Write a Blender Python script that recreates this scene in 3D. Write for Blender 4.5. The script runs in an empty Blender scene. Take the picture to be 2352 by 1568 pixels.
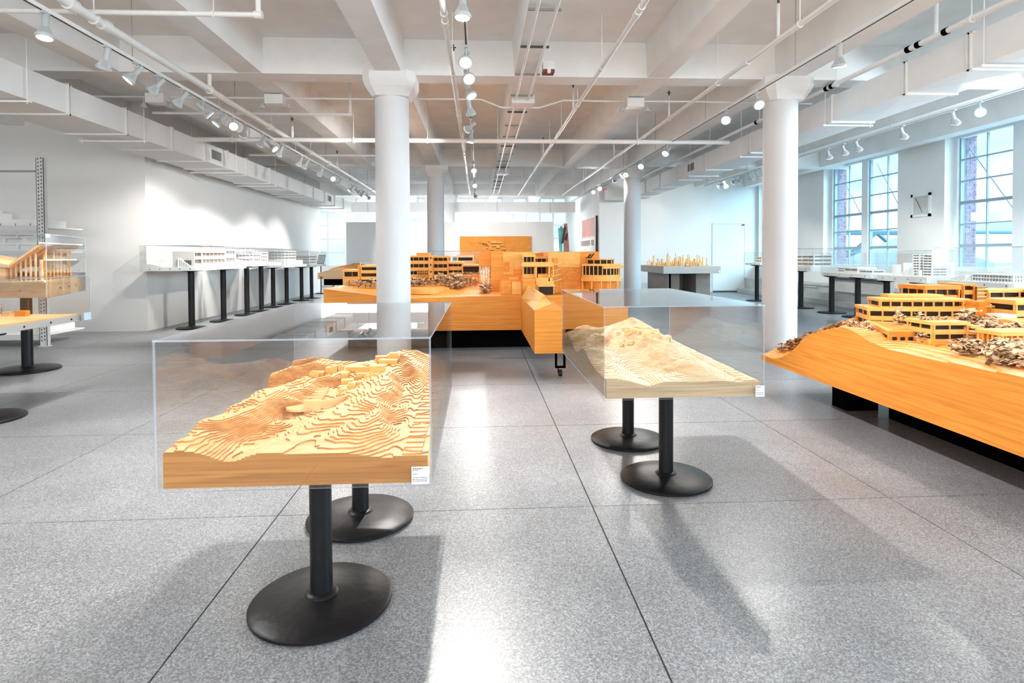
import bpy, bmesh, math, random
import numpy as np
from mathutils import Vector, Matrix, Euler
random.seed(7)
R = math.radians
SC = bpy.context.scene
COL = SC.collection

# ------------------------------------------------------------------ camera
FPX, PPX, PPY = 1350.0, 1176.0, 616.0
cam = bpy.data.cameras.new('camera')
cam.sensor_fit = 'HORIZONTAL'; cam.sensor_width = 36.0
cam.lens = FPX * 36.0 / 2352.0
cam.shift_x = 0.0
cam.shift_y = -(784.0 - PPY) / 2352.0
cam.clip_start = 0.05; cam.clip_end = 900
co = bpy.data.objects.new('camera', cam); COL.objects.link(co)
yaw, pitch, roll = math.atan(76 / FPX), math.atan(30 / FPX), R(-0.3)
fw = Vector((math.sin(yaw) * math.cos(pitch), math.cos(yaw) * math.cos(pitch), -math.sin(pitch)))
r0 = Vector((math.cos(yaw), -math.sin(yaw), 0)); u0 = r0.cross(fw)
rt = r0 * math.cos(roll) + u0 * math.sin(roll); up = rt.cross(fw)
mw = Matrix.Identity(4)
for i in range(3):
    mw[i][0], mw[i][1], mw[i][2] = rt[i], up[i], -fw[i]
mw.translation = (0, 0, 1.35)
co.matrix_world = mw
SC.camera = co

# ------------------------------------------------------------------ world (hazy blue sky with soft white clouds)
W = bpy.data.worlds.new('sky'); SC.world = W; W.use_nodes = True
nt = W.node_tree; nt.nodes.clear()
N = nt.nodes.new; L = nt.links.new
tc = N('ShaderNodeTexCoord'); mp = N('ShaderNodeMapping'); mp.inputs['Scale'].default_value = (2.2, 2.2, 7.0)
nz = N('ShaderNodeTexNoise'); nz.inputs['Scale'].default_value = 1.6; nz.inputs['Detail'].default_value = 6
cr = N('ShaderNodeValToRGB')
cr.color_ramp.elements[0].position = 0.42; cr.color_ramp.elements[0].color = (0.50, 0.86, 1.0, 1)
cr.color_ramp.elements[1].position = 0.62; cr.color_ramp.elements[1].color = (0.97, 1.0, 1.0, 1)
bgn = N('ShaderNodeBackground'); bgn.inputs['Strength'].default_value = 1.3
ow = N('ShaderNodeOutputWorld')
L(tc.outputs['Generated'], mp.inputs[0]); L(mp.outputs[0], nz.inputs['Vector']); L(nz.outputs[0], cr.inputs[0])
L(cr.outputs[0], bgn.inputs['Color']); L(bgn.outputs[0], ow.inputs['Surface'])

# ------------------------------------------------------------------ daylight, rear fill and view
def light(name, kind, loc, target, power, color, **kw):
    l = bpy.data.lights.new(name, kind); l.energy = power; l.color = color
    for k, v in kw.items(): setattr(l, k, v)
    o = bpy.data.objects.new(name, l); COL.objects.link(o); o.location = loc
    d = Vector(target) - Vector(loc)
    o.rotation_euler = d.to_track_quat('-Z', 'Y').to_euler()
    return o
light('hazy_sun', 'SUN', (30, 0, 17), (0, 15, 0), 13.0, (0.48, 0.82, 1.0), angle=R(50))
for yy in (1.7, 6.1):          # daylight entering at the two window bays beside the camera
    light('window_daylight', 'AREA', (9.8, yy, 2.4), (0, yy + 1, 3.1), 300, (0.72, 0.89, 1.0), shape='RECTANGLE', size=2.8, size_y=2.7)
light('rear_fill', 'AREA', (-2, -4.3, 2.7), (-2, -0.3, 5.2), 560, (1.0, 0.985, 0.97), shape='RECTANGLE', size=12, size_y=1.8)  # unseen fill lamp added behind the camera to brighten the ceiling
light('end_window_daylight', 'AREA', (-2.5, 26.4, 2.9), (-2.5, 20, 2.9), 420, (0.95, 0.98, 1.0), shape='RECTANGLE', size=9, size_y=1.6)
SPOT_W = 105.0
SC.view_settings.view_transform = 'Standard'; SC.view_settings.look = 'None'
SC.view_settings.gamma = 1.0; SC.view_settings.use_curve_mapping = False
SC.view_settings.exposure = 0.28
cy = SC.cycles
cy.transparent_max_bounces = 64; cy.max_bounces = 9; cy.diffuse_bounces = 5; cy.glossy_bounces = 4
cy.transmission_bounces = 8; cy.use_denoising = True; cy.sample_clamp_indirect = 4.0
cy.use_adaptive_sampling = True; cy.adaptive_threshold = 0.02
cy.caustics_reflective = False; cy.caustics_refractive = False

# ------------------------------------------------------------------ materials
def lin(c):
    c = c / 255.0
    return c / 12.92 if c <= 0.04045 else ((c + 0.055) / 1.055) ** 2.4
def S(r, g, b): return (lin(r), lin(g), lin(b), 1.0)
def newmat(name):
    m = bpy.data.materials.new(name); m.use_nodes = True
    return m, m.node_tree, m.node_tree.nodes['Principled BSDF']
def mat(name, col, rough=0.5, metal=0.0, noise=0.06, nscale=6.0, bump=0.0, bscale=40.0, spec=0.5):
    m, t, b = newmat(name)
    b.inputs['Roughness'].default_value = rough; b.inputs['Metallic'].default_value = metal
    b.inputs['Specular IOR Level'].default_value = spec
    tc = t.nodes.new('ShaderNodeTexCoord')
    n = t.nodes.new('ShaderNodeTexNoise'); n.inputs['Scale'].default_value = nscale; n.inputs['Detail'].default_value = 4
    r = t.nodes.new('ShaderNodeValToRGB')
    r.color_ramp.elements[0].position = 0.3; r.color_ramp.elements[1].position = 0.7
    r.color_ramp.elements[0].color = tuple(max(0, c * (1 - noise)) for c in col[:3]) + (1,)
    r.color_ramp.elements[1].color = tuple(min(1, c * (1 + noise)) for c in col[:3]) + (1,)
    t.links.new(tc.outputs['Object'], n.inputs['Vector']); t.links.new(n.outputs[0], r.inputs[0])
    t.links.new(r.outputs[0], b.inputs['Base Color'])
    if bump:
        n2 = t.nodes.new('ShaderNodeTexNoise'); n2.inputs['Scale'].default_value = bscale; n2.inputs['Detail'].default_value = 5
        bp = t.nodes.new('ShaderNodeBump'); bp.inputs['Strength'].default_value = bump; bp.inputs['Distance'].default_value = 0.01
        t.links.new(tc.outputs['Object'], n2.inputs['Vector']); t.links.new(n2.outputs[0], bp.inputs['Height'])
        t.links.new(bp.outputs[0], b.inputs['Normal'])
    return m
def wood(name, c1, c2, scale=(1.2, 9, 14), rough=0.5, lines=None):
    m, t, b = newmat(name); b.inputs['Roughness'].default_value = rough
    b.inputs['Specular IOR Level'].default_value = 0.3
    tc = t.nodes.new('ShaderNodeTexCoord'); mp = t.nodes.new('ShaderNodeMapping'); mp.inputs['Scale'].default_value = scale
    n = t.nodes.new('ShaderNodeTexNoise'); n.inputs['Scale'].default_value = 2.0; n.inputs['Detail'].default_value = 6; n.inputs['Distortion'].default_value = 0.8
    r = t.nodes.new('ShaderNodeValToRGB'); r.color_ramp.elements[0].position = 0.34; r.color_ramp.elements[1].position = 0.62
    r.color_ramp.elements[0].color = c1; r.color_ramp.elements[1].color = c2
    t.links.new(tc.outputs['Object'], mp.inputs[0]); t.links.new(mp.outputs[0], n.inputs['Vector'])
    t.links.new(n.outputs[0], r.inputs[0]); t.links.new(r.outputs[0], b.inputs['Base Color'])
    return m
def emit(name, col, st):
    m = bpy.data.materials.new(name); m.use_nodes = True; t = m.node_tree; t.nodes.clear()
    e = t.nodes.new('ShaderNodeEmission'); e.inputs[0].default_value = col; e.inputs[1].default_value = st
    o = t.nodes.new('ShaderNodeOutputMaterial'); t.links.new(e.outputs[0], o.inputs[0]); return m
def clear(name, tint, f0=0.04, rough=0.0):   # thin clear sheet: Schlick reflectance, the same from both sides
    m = bpy.data.materials.new(name); m.use_nodes = True; t = m.node_tree; t.nodes.clear()
    tr = t.nodes.new('ShaderNodeBsdfTransparent'); tr.inputs[0].default_value = tint
    gl = t.nodes.new('ShaderNodeBsdfGlossy'); gl.inputs['Roughness'].default_value = rough
    mx = t.nodes.new('ShaderNodeMixShader'); o = t.nodes.new('ShaderNodeOutputMaterial')
    lw = t.nodes.new('ShaderNodeLayerWeight'); lw.inputs[0].default_value = 0.5
    pw = t.nodes.new('ShaderNodeMath'); pw.operation = 'POWER'; pw.inputs[1].default_value = 5.0
    ma = t.nodes.new('ShaderNodeMath'); ma.operation = 'MULTIPLY_ADD'; ma.inputs[1].default_value = 1.0 - f0; ma.inputs[2].default_value = f0
    t.links.new(lw.outputs['Facing'], pw.inputs[0]); t.links.new(pw.outputs[0], ma.inputs[0]); t.links.new(ma.outputs[0], mx.inputs[0])
    t.links.new(tr.outputs[0], mx.inputs[1]); t.links.new(gl.outputs[0], mx.inputs[2])
    t.links.new(mx.outputs[0], o.inputs[0])
    return m
M = {}
M['wall'] = mat('wall_white_paint', S(236, 235, 233), 0.75, noise=0.02, nscale=1.5, bump=0.05, bscale=60)
M['ceil'] = mat('ceiling_painted_concrete', S(238, 237, 235), 0.8, noise=0.05, nscale=2.2, bump=0.25, bscale=14)
M['column'] = mat('column_paint', S(222, 222, 224), 0.6, noise=0.015, nscale=2, bump=0.06, bscale=30)
M['duct'] = mat('duct_white_metal', S(233, 232, 231), 0.45, noise=0.02)
M['pipe'] = mat('pipe_white_paint', S(234, 233, 231), 0.4, noise=0.03)
M['rod'] = mat('hanger_grey_steel', S(150, 148, 146), 0.5, noise=0.05)
M['black'] = mat('black_cast_iron', S(18, 19, 22), 0.40, noise=0.15, nscale=12, bump=0.25, bscale=18, spec=0.3)
M['blackflat'] = mat('black_paint', S(6, 6, 7), 0.9, noise=0.1, spec=0.03)
M['dark'] = mat('dark_recess', S(40, 26, 16), 0.8, noise=0.2)
M['orange'] = wood('honey_wood', S(220, 134, 48), S(240, 158, 64), scale=(.8, 9, 26))
M['orangeX'] = wood('honey_wood_side', S(214, 130, 46), S(236, 154, 62), scale=(9, .7, 22))
M['orangelt'] = wood('honey_wood_light', S(234, 168, 84), S(246, 188, 104), scale=(3, 14, 20))
M['terr'] = wood('basswood_top', S(236, 186, 124), S(250, 212, 156), scale=(3, 9, 20), rough=0.6)
M['terredge'] = wood('basswood_cut_edge_shaded', S(180, 112, 54), S(212, 146, 80), scale=(6, 6, 40), rough=0.7)  # cut-edge tone, darkened to put the risers' shading into the colour
M['pale'] = wood('pale_basswood', S(222, 190, 150), S(238, 214, 180), scale=(3, 9, 20), rough=0.6)
M['paleedge'] = wood('pale_cut_edge_shaded', S(188, 150, 108), S(214, 180, 138), scale=(4, 4, 40), rough=0.7)  # pale cut edges, likewise darkened with riser shade in the colour
M['beige'] = wood('beige_plywood', S(176, 148, 114), S(202, 176, 142), scale=(1, 2, 34), rough=0.6)
M['brownwood'] = wood('brown_basswood_side', S(160, 104, 46), S(190, 132, 66), scale=(1.0, 6, 40), rough=0.5)
M['ply'] = wood('birch_plywood', S(222, 172, 116), S(242, 200, 148), scale=(2, 2, 10), rough=0.55)
M['chip'] = wood('tree_shaving', S(206, 170, 128), S(240, 214, 180), scale=(8, 8, 8), rough=0.8)
M['chipbrown'] = wood('tree_shaving_brown', S(140, 100, 66), S(206, 164, 118), scale=(9, 9, 9), rough=0.8)
M['chipshade'] = wood('tree_shaving_shade', S(84, 58, 38), S(140, 102, 70), scale=(9, 9, 9), rough=0.8)  # dark tone painting the shade inside the tree crowns
M['twig'] = mat('model_twig', S(96, 66, 40), 0.8)
M['white'] = mat('white_model_card', S(242, 241, 238), 0.6, noise=0.02)
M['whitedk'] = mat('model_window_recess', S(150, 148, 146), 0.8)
M['grey'] = mat('grey_painted_board', S(200, 197, 192), 0.6, noise=0.03)
M['greydk'] = mat('taupe_board', S(160, 150, 142), 0.6, noise=0.05)
M['steel'] = mat('rack_grey_steel', S(205, 205, 204), 0.45, noise=0.03)
M['lampmetal'] = mat('lamp_white_enamel', S(184, 189, 190), 0.35, noise=0.02)
M['bulb'] = emit('lamp_glow', (1.0, 0.93, 0.82, 1), 5.0)
M['slot'] = mat('track_slot', S(60, 58, 56), 0.6)
M['acryl'] = clear('clear_acrylic', (0.985, 0.99, 0.99, 1))
M['acryledge'] = mat('acrylic_polished_edge', S(196, 208, 224), 0.25, noise=0.02)
_t = M['acryledge'].node_tree; _b = _t.nodes['Principled BSDF']; _m = _t.nodes.new('ShaderNodeMixShader'); _tr = _t.nodes.new('ShaderNodeBsdfTransparent')
_m.inputs[0].default_value = 0.45; _t.links.new(_tr.outputs[0], _m.inputs[1]); _t.links.new(_b.outputs[0], _m.inputs[2])
_t.links.new(_m.outputs[0], _t.nodes['Material Output'].inputs[0])
M['glass'] = clear('window_glass', (0.93, 0.98, 1.0, 1))
M['frame'] = mat('window_white_frame', S(226, 230, 232), 0.5, noise=0.02)
M['muntin'] = mat('window_grey_muntin', S(150, 166, 178), 0.5, noise=0.03)
M['brick'] = mat('facade_brick', S(140, 116, 132), 0.9, noise=0.35, nscale=9, bump=0.3, bscale=60)
M['mortar'] = mat('brick_mortar', S(200, 204, 206), 0.9)
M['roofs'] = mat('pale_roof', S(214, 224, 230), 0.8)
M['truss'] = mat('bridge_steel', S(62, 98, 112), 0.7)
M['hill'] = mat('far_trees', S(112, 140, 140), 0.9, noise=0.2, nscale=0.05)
M['joint'] = mat('floor_joint_filler', S(62, 60, 58), 0.9)
M['concrete'] = mat('plinth_concrete', S(206, 206, 204), 0.8, noise=0.08, nscale=3, bump=0.25, bscale=20)
M['card'] = mat('label_card', S(240, 241, 243), 0.6, noise=0.01)
M['ink'] = mat('label_ink', S(96, 98, 106), 0.8)
M['bluecard'] = mat('label_card_bluish', S(196, 214, 230), 0.6)
M['redsign'] = emit('exit_letter_glow', S(226, 66, 56), 1.1)
M['signbox'] = mat('exit_sign_housing', S(222, 204, 198), 0.5)
M['rust'] = mat('rusty_red_paint', S(120, 62, 52), 0.7)
M['teal'] = mat('teal_paint', S(110, 205, 205), 0.5)
M['sculpt'] = mat('brown_sculpture', S(176, 116, 92), 0.6, noise=0.15)
M['sculptdk'] = mat('dark_sculpture', S(56, 34, 30), 0.6)
M['posterred'] = mat('poster_red', S(214, 134, 118), 0.6, noise=0.08, nscale=3)
M['posterpaper'] = mat('poster_paper', S(246, 238, 226), 0.6)
M['posterblue'] = mat('poster_blue', S(96, 160, 186), 0.6)
M['posterpink'] = mat('poster_pink', S(236, 190, 170), 0.6)
M['posteryellow'] = mat('poster_yellow', S(244, 222, 150), 0.6)
M['posterink'] = mat('poster_ink', S(150, 104, 120), 0.6)
M['rubber'] = mat('caster_rubber', S(26, 28, 32), 0.7)
M['wire'] = mat('dark_wire', S(70, 74, 78), 0.6)

def floor_mat():
    m, t, b = newmat('terrazzo_concrete')
    nd = t.nodes.new; ln = t.links.new
    tc = nd('ShaderNodeTexCoord')
    vo = nd('ShaderNodeTexVoronoi'); vo.inputs['Scale'].default_value = 190
    v2 = nd('ShaderNodeTexNoise'); v2.inputs['Scale'].default_value = 110; v2.inputs['Detail'].default_value = 3
    st = nd('ShaderNodeTexNoise'); st.inputs['Scale'].default_value = 0.8; st.inputs['Detail'].default_value = 7; st.inputs['Roughness'].default_value = 0.62
    r1 = nd('ShaderNodeValToRGB'); e = r1.color_ramp.elements
    e[0].position = 0.0; e[0].color = S(92, 94, 97); e[1].position = 1.0; e[1].color = S(200, 203, 207)
    x = e.new(0.35); x.color = S(125, 127, 130); x = e.new(0.7); x.color = S(158, 160, 164)
    sep = nd('ShaderNodeSeparateColor'); ln(tc.outputs['Object'], vo.inputs['Vector']); ln(vo.outputs['Color'], sep.inputs[0])
    mixv = nd('ShaderNodeMath'); mixv.operation = 'MULTIPLY_ADD'; mixv.inputs[1].default_value = 0.6
    sc = nd('ShaderNodeMath'); sc.operation = 'MULTIPLY'; sc.inputs[1].default_value = 0.42
    ln(tc.outputs['Object'], v2.inputs['Vector']); ln(v2.outputs[0], sc.inputs[0])
    ln(sep.outputs[0], mixv.inputs[0]); ln(sc.outputs[0], mixv.inputs[2]); ln(mixv.outputs[0], r1.inputs[0])
    r2 = nd('ShaderNodeValToRGB'); r2.color_ramp.elements[0].position = 0.33; r2.color_ramp.elements[0].color = (0.72, 0.72, 0.72, 1)
    r2.color_ramp.elements[1].position = 0.62; r2.color_ramp.elements[1].color = (1.03, 1.03, 1.04, 1)
    ln(tc.outputs['Object'], st.inputs['Vector']); ln(st.outputs[0], r2.inputs[0])
    mul = nd('ShaderNodeMix'); mul.data_type = 'RGBA'; mul.blend_type = 'MULTIPLY'; mul.inputs[0].default_value = 1.0
    sp = nd('ShaderNodeTexVoronoi'); sp.inputs['Scale'].default_value = 1.15   # small worn-in dark marks
    sr = nd('ShaderNodeValToRGB'); sr.color_ramp.elements[0].position = 0.010; sr.color_ramp.elements[0].color = (.18, .18, .18, 1)
    sr.color_ramp.elements[1].position = 0.024; sr.color_ramp.elements[1].color = (1, 1, 1, 1)
    ln(tc.outputs['Object'], sp.inputs['Vector']); ln(sp.outputs['Distance'], sr.inputs[0])
    m0 = nd('ShaderNodeMix'); m0.data_type = 'RGBA'; m0.blend_type = 'MULTIPLY'; m0.inputs[0].default_value = 1.0
    ln(r1.outputs[0], m0.inputs[6]); ln(sr.outputs[0], m0.inputs[7])
    ln(m0.outputs[2], mul.inputs[6]); ln(r2.outputs[0], mul.inputs[7]); ln(mul.outputs[2], b.inputs['Base Color'])
    rr = nd('ShaderNodeMapRange'); rr.inputs[3].default_value = 0.22; rr.inputs[4].default_value = 0.42
    ln(st.outputs[0], rr.inputs[0]); ln(rr.outputs[0], b.inputs['Roughness'])
    b.inputs['Specular IOR Level'].default_value = 0.26
    return m
M['floor'] = floor_mat()

# ------------------------------------------------------------------ mesh helpers
class MB:
    def __init__(s): s.v = []; s.f = []; s.m = []
    def add(s, vs, fs, mi=0):
        o = len(s.v); s.v.extend(vs)
        for f in fs: s.f.append(tuple(i + o for i in f)); s.m.append(mi)
    def box(s, x0, x1, y0, y1, z0, z1, mi=0):
        s.add([(x0, y0, z0), (x1, y0, z0), (x1, y1, z0), (x0, y1, z0), (x0, y0, z1), (x1, y0, z1), (x1, y1, z1), (x0, y1, z1)],
              [(0, 3, 2, 1), (4, 5, 6, 7), (0, 1, 5, 4), (1, 2, 6, 5), (2, 3, 7, 6), (3, 0, 4, 7)], mi)
        return s
    def prism(s, poly, z0, z1, mi=0, top=None):
        n = len(poly)
        zs = z1 if hasattr(z1, '__len__') else [z1] * n
        vs = [(x, y, z0) for x, y in poly] + [(p[0], p[1], zs[i]) for i, p in enumerate(poly)]
        a = sum(poly[i][0] * poly[(i + 1) % n][1] - poly[(i + 1) % n][0] * poly[i][1] for i in range(n))
        fs = [tuple(range(n))[::-1], tuple(range(n, 2 * n))] + [(i, (i + 1) % n, n + (i + 1) % n, n + i) for i in range(n)]
        if a < 0: fs = [f[::-1] for f in fs]
        k = len(s.f); s.add(vs, fs, mi)
        if top is not None: s.m[k + 1] = top
        return s
    def prof(s, pts, axis, a0, a1, mi=0):
        # extrude a 2-D outline along an axis: axis 'x' -> pts are (y,z); axis 'y' -> pts are (x,z)
        n = len(pts)
        if axis == 'x': vs = [(a0, p, q) for p, q in pts] + [(a1, p, q) for p, q in pts]
        else: vs = [(p, a0, q) for p, q in pts] + [(p, a1, q) for p, q in pts]
        fs = [tuple(range(n))[::-1], tuple(range(n, 2 * n))] + [(i, (i + 1) % n, n + (i + 1) % n, n + i) for i in range(n)]
        s.add(vs, fs, mi); return s
    def cyl(s, p0, p1, r0, r1=None, n=12, mi=0, caps=True):
        r1 = r0 if r1 is None else r1
        p0, p1 = Vector(p0), Vector(p1); d = (p1 - p0).normalized()
        a = d.orthogonal().normalized(); b = d.cross(a)
        vs = []
        for p, r in ((p0, r0), (p1, r1)):
            for i in range(n):
                t = 2 * math.pi * i / n
                vs.append(tuple(p + a * (r * math.cos(t)) + b * (r * math.sin(t))))
        fs = [(i, (i + 1) % n, n + (i + 1) % n, n + i) for i in range(n)]
        if caps: fs += [tuple(range(n))[::-1], tuple(range(n, 2 * n))]
        s.add(vs, fs, mi); return s
    def lathe(s, prof, c=(0, 0, 0), n=32, mi=0, cap=True):
        vs = []
        for r, z in prof:
            for i in range(n):
                t = 2 * math.pi * i / n
                vs.append((c[0] + r * math.cos(t), c[1] + r * math.sin(t), c[2] + z))
        fs = []
        for k in range(len(prof) - 1):
            for i in range(n):
                fs.append((k * n + i, k * n + (i + 1) % n, (k + 1) * n + (i + 1) % n, (k + 1) * n + i))
        if cap:
            fs.append(tuple(range(n))[::-1]); q = (len(prof) - 1) * n; fs.append(tuple(range(q, q + n)))
        s.add(vs, fs, mi); return s
    def tube(s, pts, r, n=8, mi=0):
        for a, b in zip(pts[:-1], pts[1:]): s.cyl(a, b, r, n=n, mi=mi)
        return s
    def build(s, name, mats, parent=None, smooth=False, bevel=0.0, kind=None, label=None):
        me = bpy.data.meshes.new(name)
        off = Vector((0, 0, 0))
        p = parent
        while p is not None: off += p.location; p = p.parent
        vs = [(x - off[0], y - off[1], z - off[2]) for x, y, z in s.v] if off.length else s.v
        me.from_pydata(vs, [], s.f)
        if not isinstance(mats, (list, tuple)): mats = [mats]
        for k in mats: me.materials.append(M[k])
        if len(mats) > 1: me.polygons.foreach_set('material_index', s.m)
        if smooth:
            me.polygons.foreach_set('use_smooth', [True] * len(me.polygons)); me.set_sharp_from_angle(angle=R(38))
        me.update()
        o = bpy.data.objects.new(name, me); COL.objects.link(o)
        if parent is not None: o.parent = parent
        if bevel:
            bv = o.modifiers.new('bevel', 'BEVEL'); bv.width = bevel; bv.segments = 2; bv.limit_method = 'ANGLE'
        if kind: o['kind'] = kind
        if label: o['label'] = label
        return o
def thing(name, label, cat, loc=(0, 0, 0), group=None):
    o = bpy.data.objects.new(name, None); COL.objects.link(o); o.location = loc; o.empty_display_size = 0.1
    o['label'] = label; o['category'] = cat
    if group: o['group'] = group
    return o
def tag(o, label, cat, group=None):
    o['label'] = label; o['category'] = cat
    if group: o['group'] = group
    return o
def struct(name, label=None):
    o = bpy.data.objects.new(name, None); COL.objects.link(o); o['kind'] = 'structure'
    if label: o['label'] = label
    return o
def as_struct(o, label=None):
    o['kind'] = 'structure'
    if label: o['label'] = label
    return o
def inst(src, parent, loc=(0, 0, 0), rot=None):
    c = src.copy(); COL.objects.link(c); c.parent = parent; c.location = loc
    if rot is not None: c.rotation_euler = rot
    return c
def ordinal(i):
    return ['first', 'second', 'third', 'fourth', 'fifth', 'sixth', 'seventh', 'eighth', 'ninth', 'tenth', 'eleventh', 'twelfth',
            'thirteenth', 'fourteenth', 'fifteenth', 'sixteenth', 'seventeenth', 'eighteenth', 'nineteenth', 'twentieth', 'last'][i]

# smooth value noise on numpy arrays
def vnoise(x, y, seed=0):
    rs = np.random.RandomState(seed); g = rs.rand(64, 64)
    xi = np.floor(x).astype(int); yi = np.floor(y).astype(int); fx = x - xi; fy = y - yi
    fx = fx * fx * (3 - 2 * fx); fy = fy * fy * (3 - 2 * fy)
    a = g[xi % 64, yi % 64]; b = g[(xi + 1) % 64, yi % 64]; c = g[xi % 64, (yi + 1) % 64]; d = g[(xi + 1) % 64, (yi + 1) % 64]
    return (a * (1 - fx) + b * fx) * (1 - fy) + (c * (1 - fx) + d * fx) * fy
def fbm(x, y, seed=0, o=4):
    v = 0; a = 0.5
    for k in range(o): v = v + a * vnoise(x * 2 ** k, y * 2 ** k, seed + k); a *= 0.5
    return v
def terrain_mesh(name, X0, X1, Y0, Y1, Z0, hfun, nx, ny, mats, parent, step=0.0, mask=None):
    """solid block whose top is a (stepped) height field; slots: 0 top, 1 cut edges, 2 front side, 3 other sides"""
    xs = np.linspace(X0, X1, nx); ys = np.linspace(Y0, Y1, ny)
    gx, gy = np.meshgrid(xs, ys, indexing='ij')
    h = hfun((gx - X0) / (X1 - X0), (gy - Y0) / (Y1 - Y0), gx, gy)
    if step: h = np.floor(h / step) * step
    z = Z0 + h
    idx = np.arange(nx * ny).reshape(nx, ny)
    verts = np.stack([gx, gy, z], -1).reshape(-1, 3).tolist()
    f = np.stack([idx[:-1, :-1], idx[1:, :-1], idx[1:, 1:], idx[:-1, 1:]], -1).reshape(-1, 4)
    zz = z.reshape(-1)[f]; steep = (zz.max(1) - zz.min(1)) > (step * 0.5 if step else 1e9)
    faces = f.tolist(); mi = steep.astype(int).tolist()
    ring = [(i, 0) for i in range(nx)] + [(nx - 1, j) for j in range(1, ny)] + [(i, ny - 1) for i in range(nx - 2, -1, -1)] + [(0, j) for j in range(ny - 2, 0, -1)]
    base = len(verts)
    for i, j in ring: verts.append((xs[i], ys[j], Z0))
    n = len(ring)
    for k in range(n):
        a, b = ring[k], ring[(k + 1) % n]
        faces.append((base + k, base + (k + 1) % n, int(idx[b]), int(idx[a])))
        mi.append(2 if (a[1] == 0 and b[1] == 0) else 3)
    faces.append(tuple(range(base + n - 1, base - 1, -1))); mi.append(3)
    mb = MB(); mb.v = [tuple(v) for v in verts]; mb.f = [tuple(q) for q in faces]; mb.m = mi
    return mb.build(name, mats, parent), (xs, ys, z)
def sample(grid, x, y):
    xs, ys, z = grid
    i = int(np.clip(np.searchsorted(xs, x), 0, len(xs) - 1)); j = int(np.clip(np.searchsorted(ys, y), 0, len(ys) - 1))
    return float(z[i, j])
def acrylic_case(name, label, poly, z0, z1, group=None, tk=0.006, card=None):
    """open-bottomed clear box: one sheet per side and a top sheet, polished edges showing"""
    cx = sum(p[0] for p in poly) / len(poly); cy_ = sum(p[1] for p in poly) / len(poly)
    t = thing(name, label, 'display case', (cx, cy_, z0), group)
    n = len(poly)
    for i in range(n):
        a = Vector(poly[i] + (0,)); b = Vector(poly[(i + 1) % n] + (0,))
        d = (b - a).normalized(); nin = Vector((-d.y, d.x, 0)) * tk      # polygons run anticlockwise: inward normal
        a2 = a + d * tk * (1 if i % 2 else 0); b2 = b - d * tk * (1 if i % 2 else 0)
        vs = [tuple(a2) , tuple(b2), tuple(b2 + nin), tuple(a2 + nin)]
        mb = MB(); zt = z1 - tk
        v = [(p[0], p[1], z0) for p in vs] + [(p[0], p[1], zt) for p in vs]
        mb.add(v, [(0, 1, 5, 4)], 0); mb.add(v, [(2, 3, 7, 6)], 0)
        mb.add(v, [(0, 3, 2, 1), (4, 5, 6, 7), (1, 2, 6, 5), (3, 0, 4, 7)], 1)
        mb.build('side_panel', ['acryl', 'acryledge'], t)
    mb = MB(); v = [(x, y, z1 - tk) for x, y in poly] + [(x, y, z1) for x, y in poly]
    mb.add(v, [tuple(range(n))[::-1], tuple(range(n, 2 * n))], 0)
    mb.add(v, [(i, (i + 1) % n, n + (i + 1) % n, n + i) for i in range(n)], 1)
    mb.build('top_panel', ['acryl', 'acryledge'], t)
    return t
def rect(x0, x1, y0, y1): return [(x0, y0), (x1, y0), (x1, y1), (x0, y1)]
def tree_flakes(mb, c, rx, rz, n, size, rng, mi=0):
    for _ in range(n):
        u = rng.uniform(0, 1); ph = rng.uniform(0, 2 * math.pi); zz = rng.uniform(-1, 1)
        rr = rx * math.sqrt(max(0.02, 1 - zz * zz)) * u ** 0.5
        p = Vector((c[0] + rr * math.cos(ph), c[1] + rr * math.sin(ph), c[2] + rz * zz))
        rot = Euler((rng.uniform(-.6, .6), rng.uniform(-.6, .6), rng.uniform(0, 6.28))).to_matrix()
        s = size * rng.uniform(.6, 1.3); k = 5
        top = []; bot = []
        for i in range(k):
            a = 2 * math.pi * i / k + rng.uniform(-.25, .25); q = s * rng.uniform(.6, 1.1)
            top.append(tuple(p + rot @ Vector((q * math.cos(a), q * .6 * math.sin(a), s * .08))))
            bot.append(tuple(p + rot @ Vector((q * math.cos(a), q * .6 * math.sin(a), -s * .08))))
        mb.add(bot + top, [tuple(range(k))[::-1], tuple(range(k, 2 * k))] + [(i, (i + 1) % k, k + (i + 1) % k, k + i) for i in range(k)], mi)
def model_tree(parent, x, y, z, h, r, n, rng, leaf='chip', size=None):
    mb = MB(); mb.cyl((x, y, z), (x, y, z + h * .8), r * .06, n=5, mi=1)
    for _ in range(3):
        a = rng.uniform(0, 6.28); mb.cyl((x, y, z + h * .3), (x + r * .6 * math.cos(a), y + r * .6 * math.sin(a), z + h * .65), r * .035, n=4, mi=1)
    tree_flakes(mb, (x, y, z + h * .6), r, h * .42, n, size or r * .32, rng)
    tree_flakes(mb, (x, y, z + h * .56), r * .92, h * .40, n // 2, (size or r * .32) * .9, rng, 2)  # dark inner flakes put the crown's shadow into the colour
    return mb.build('model_tree', [leaf, 'twig', 'chipshade'], parent)

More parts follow.
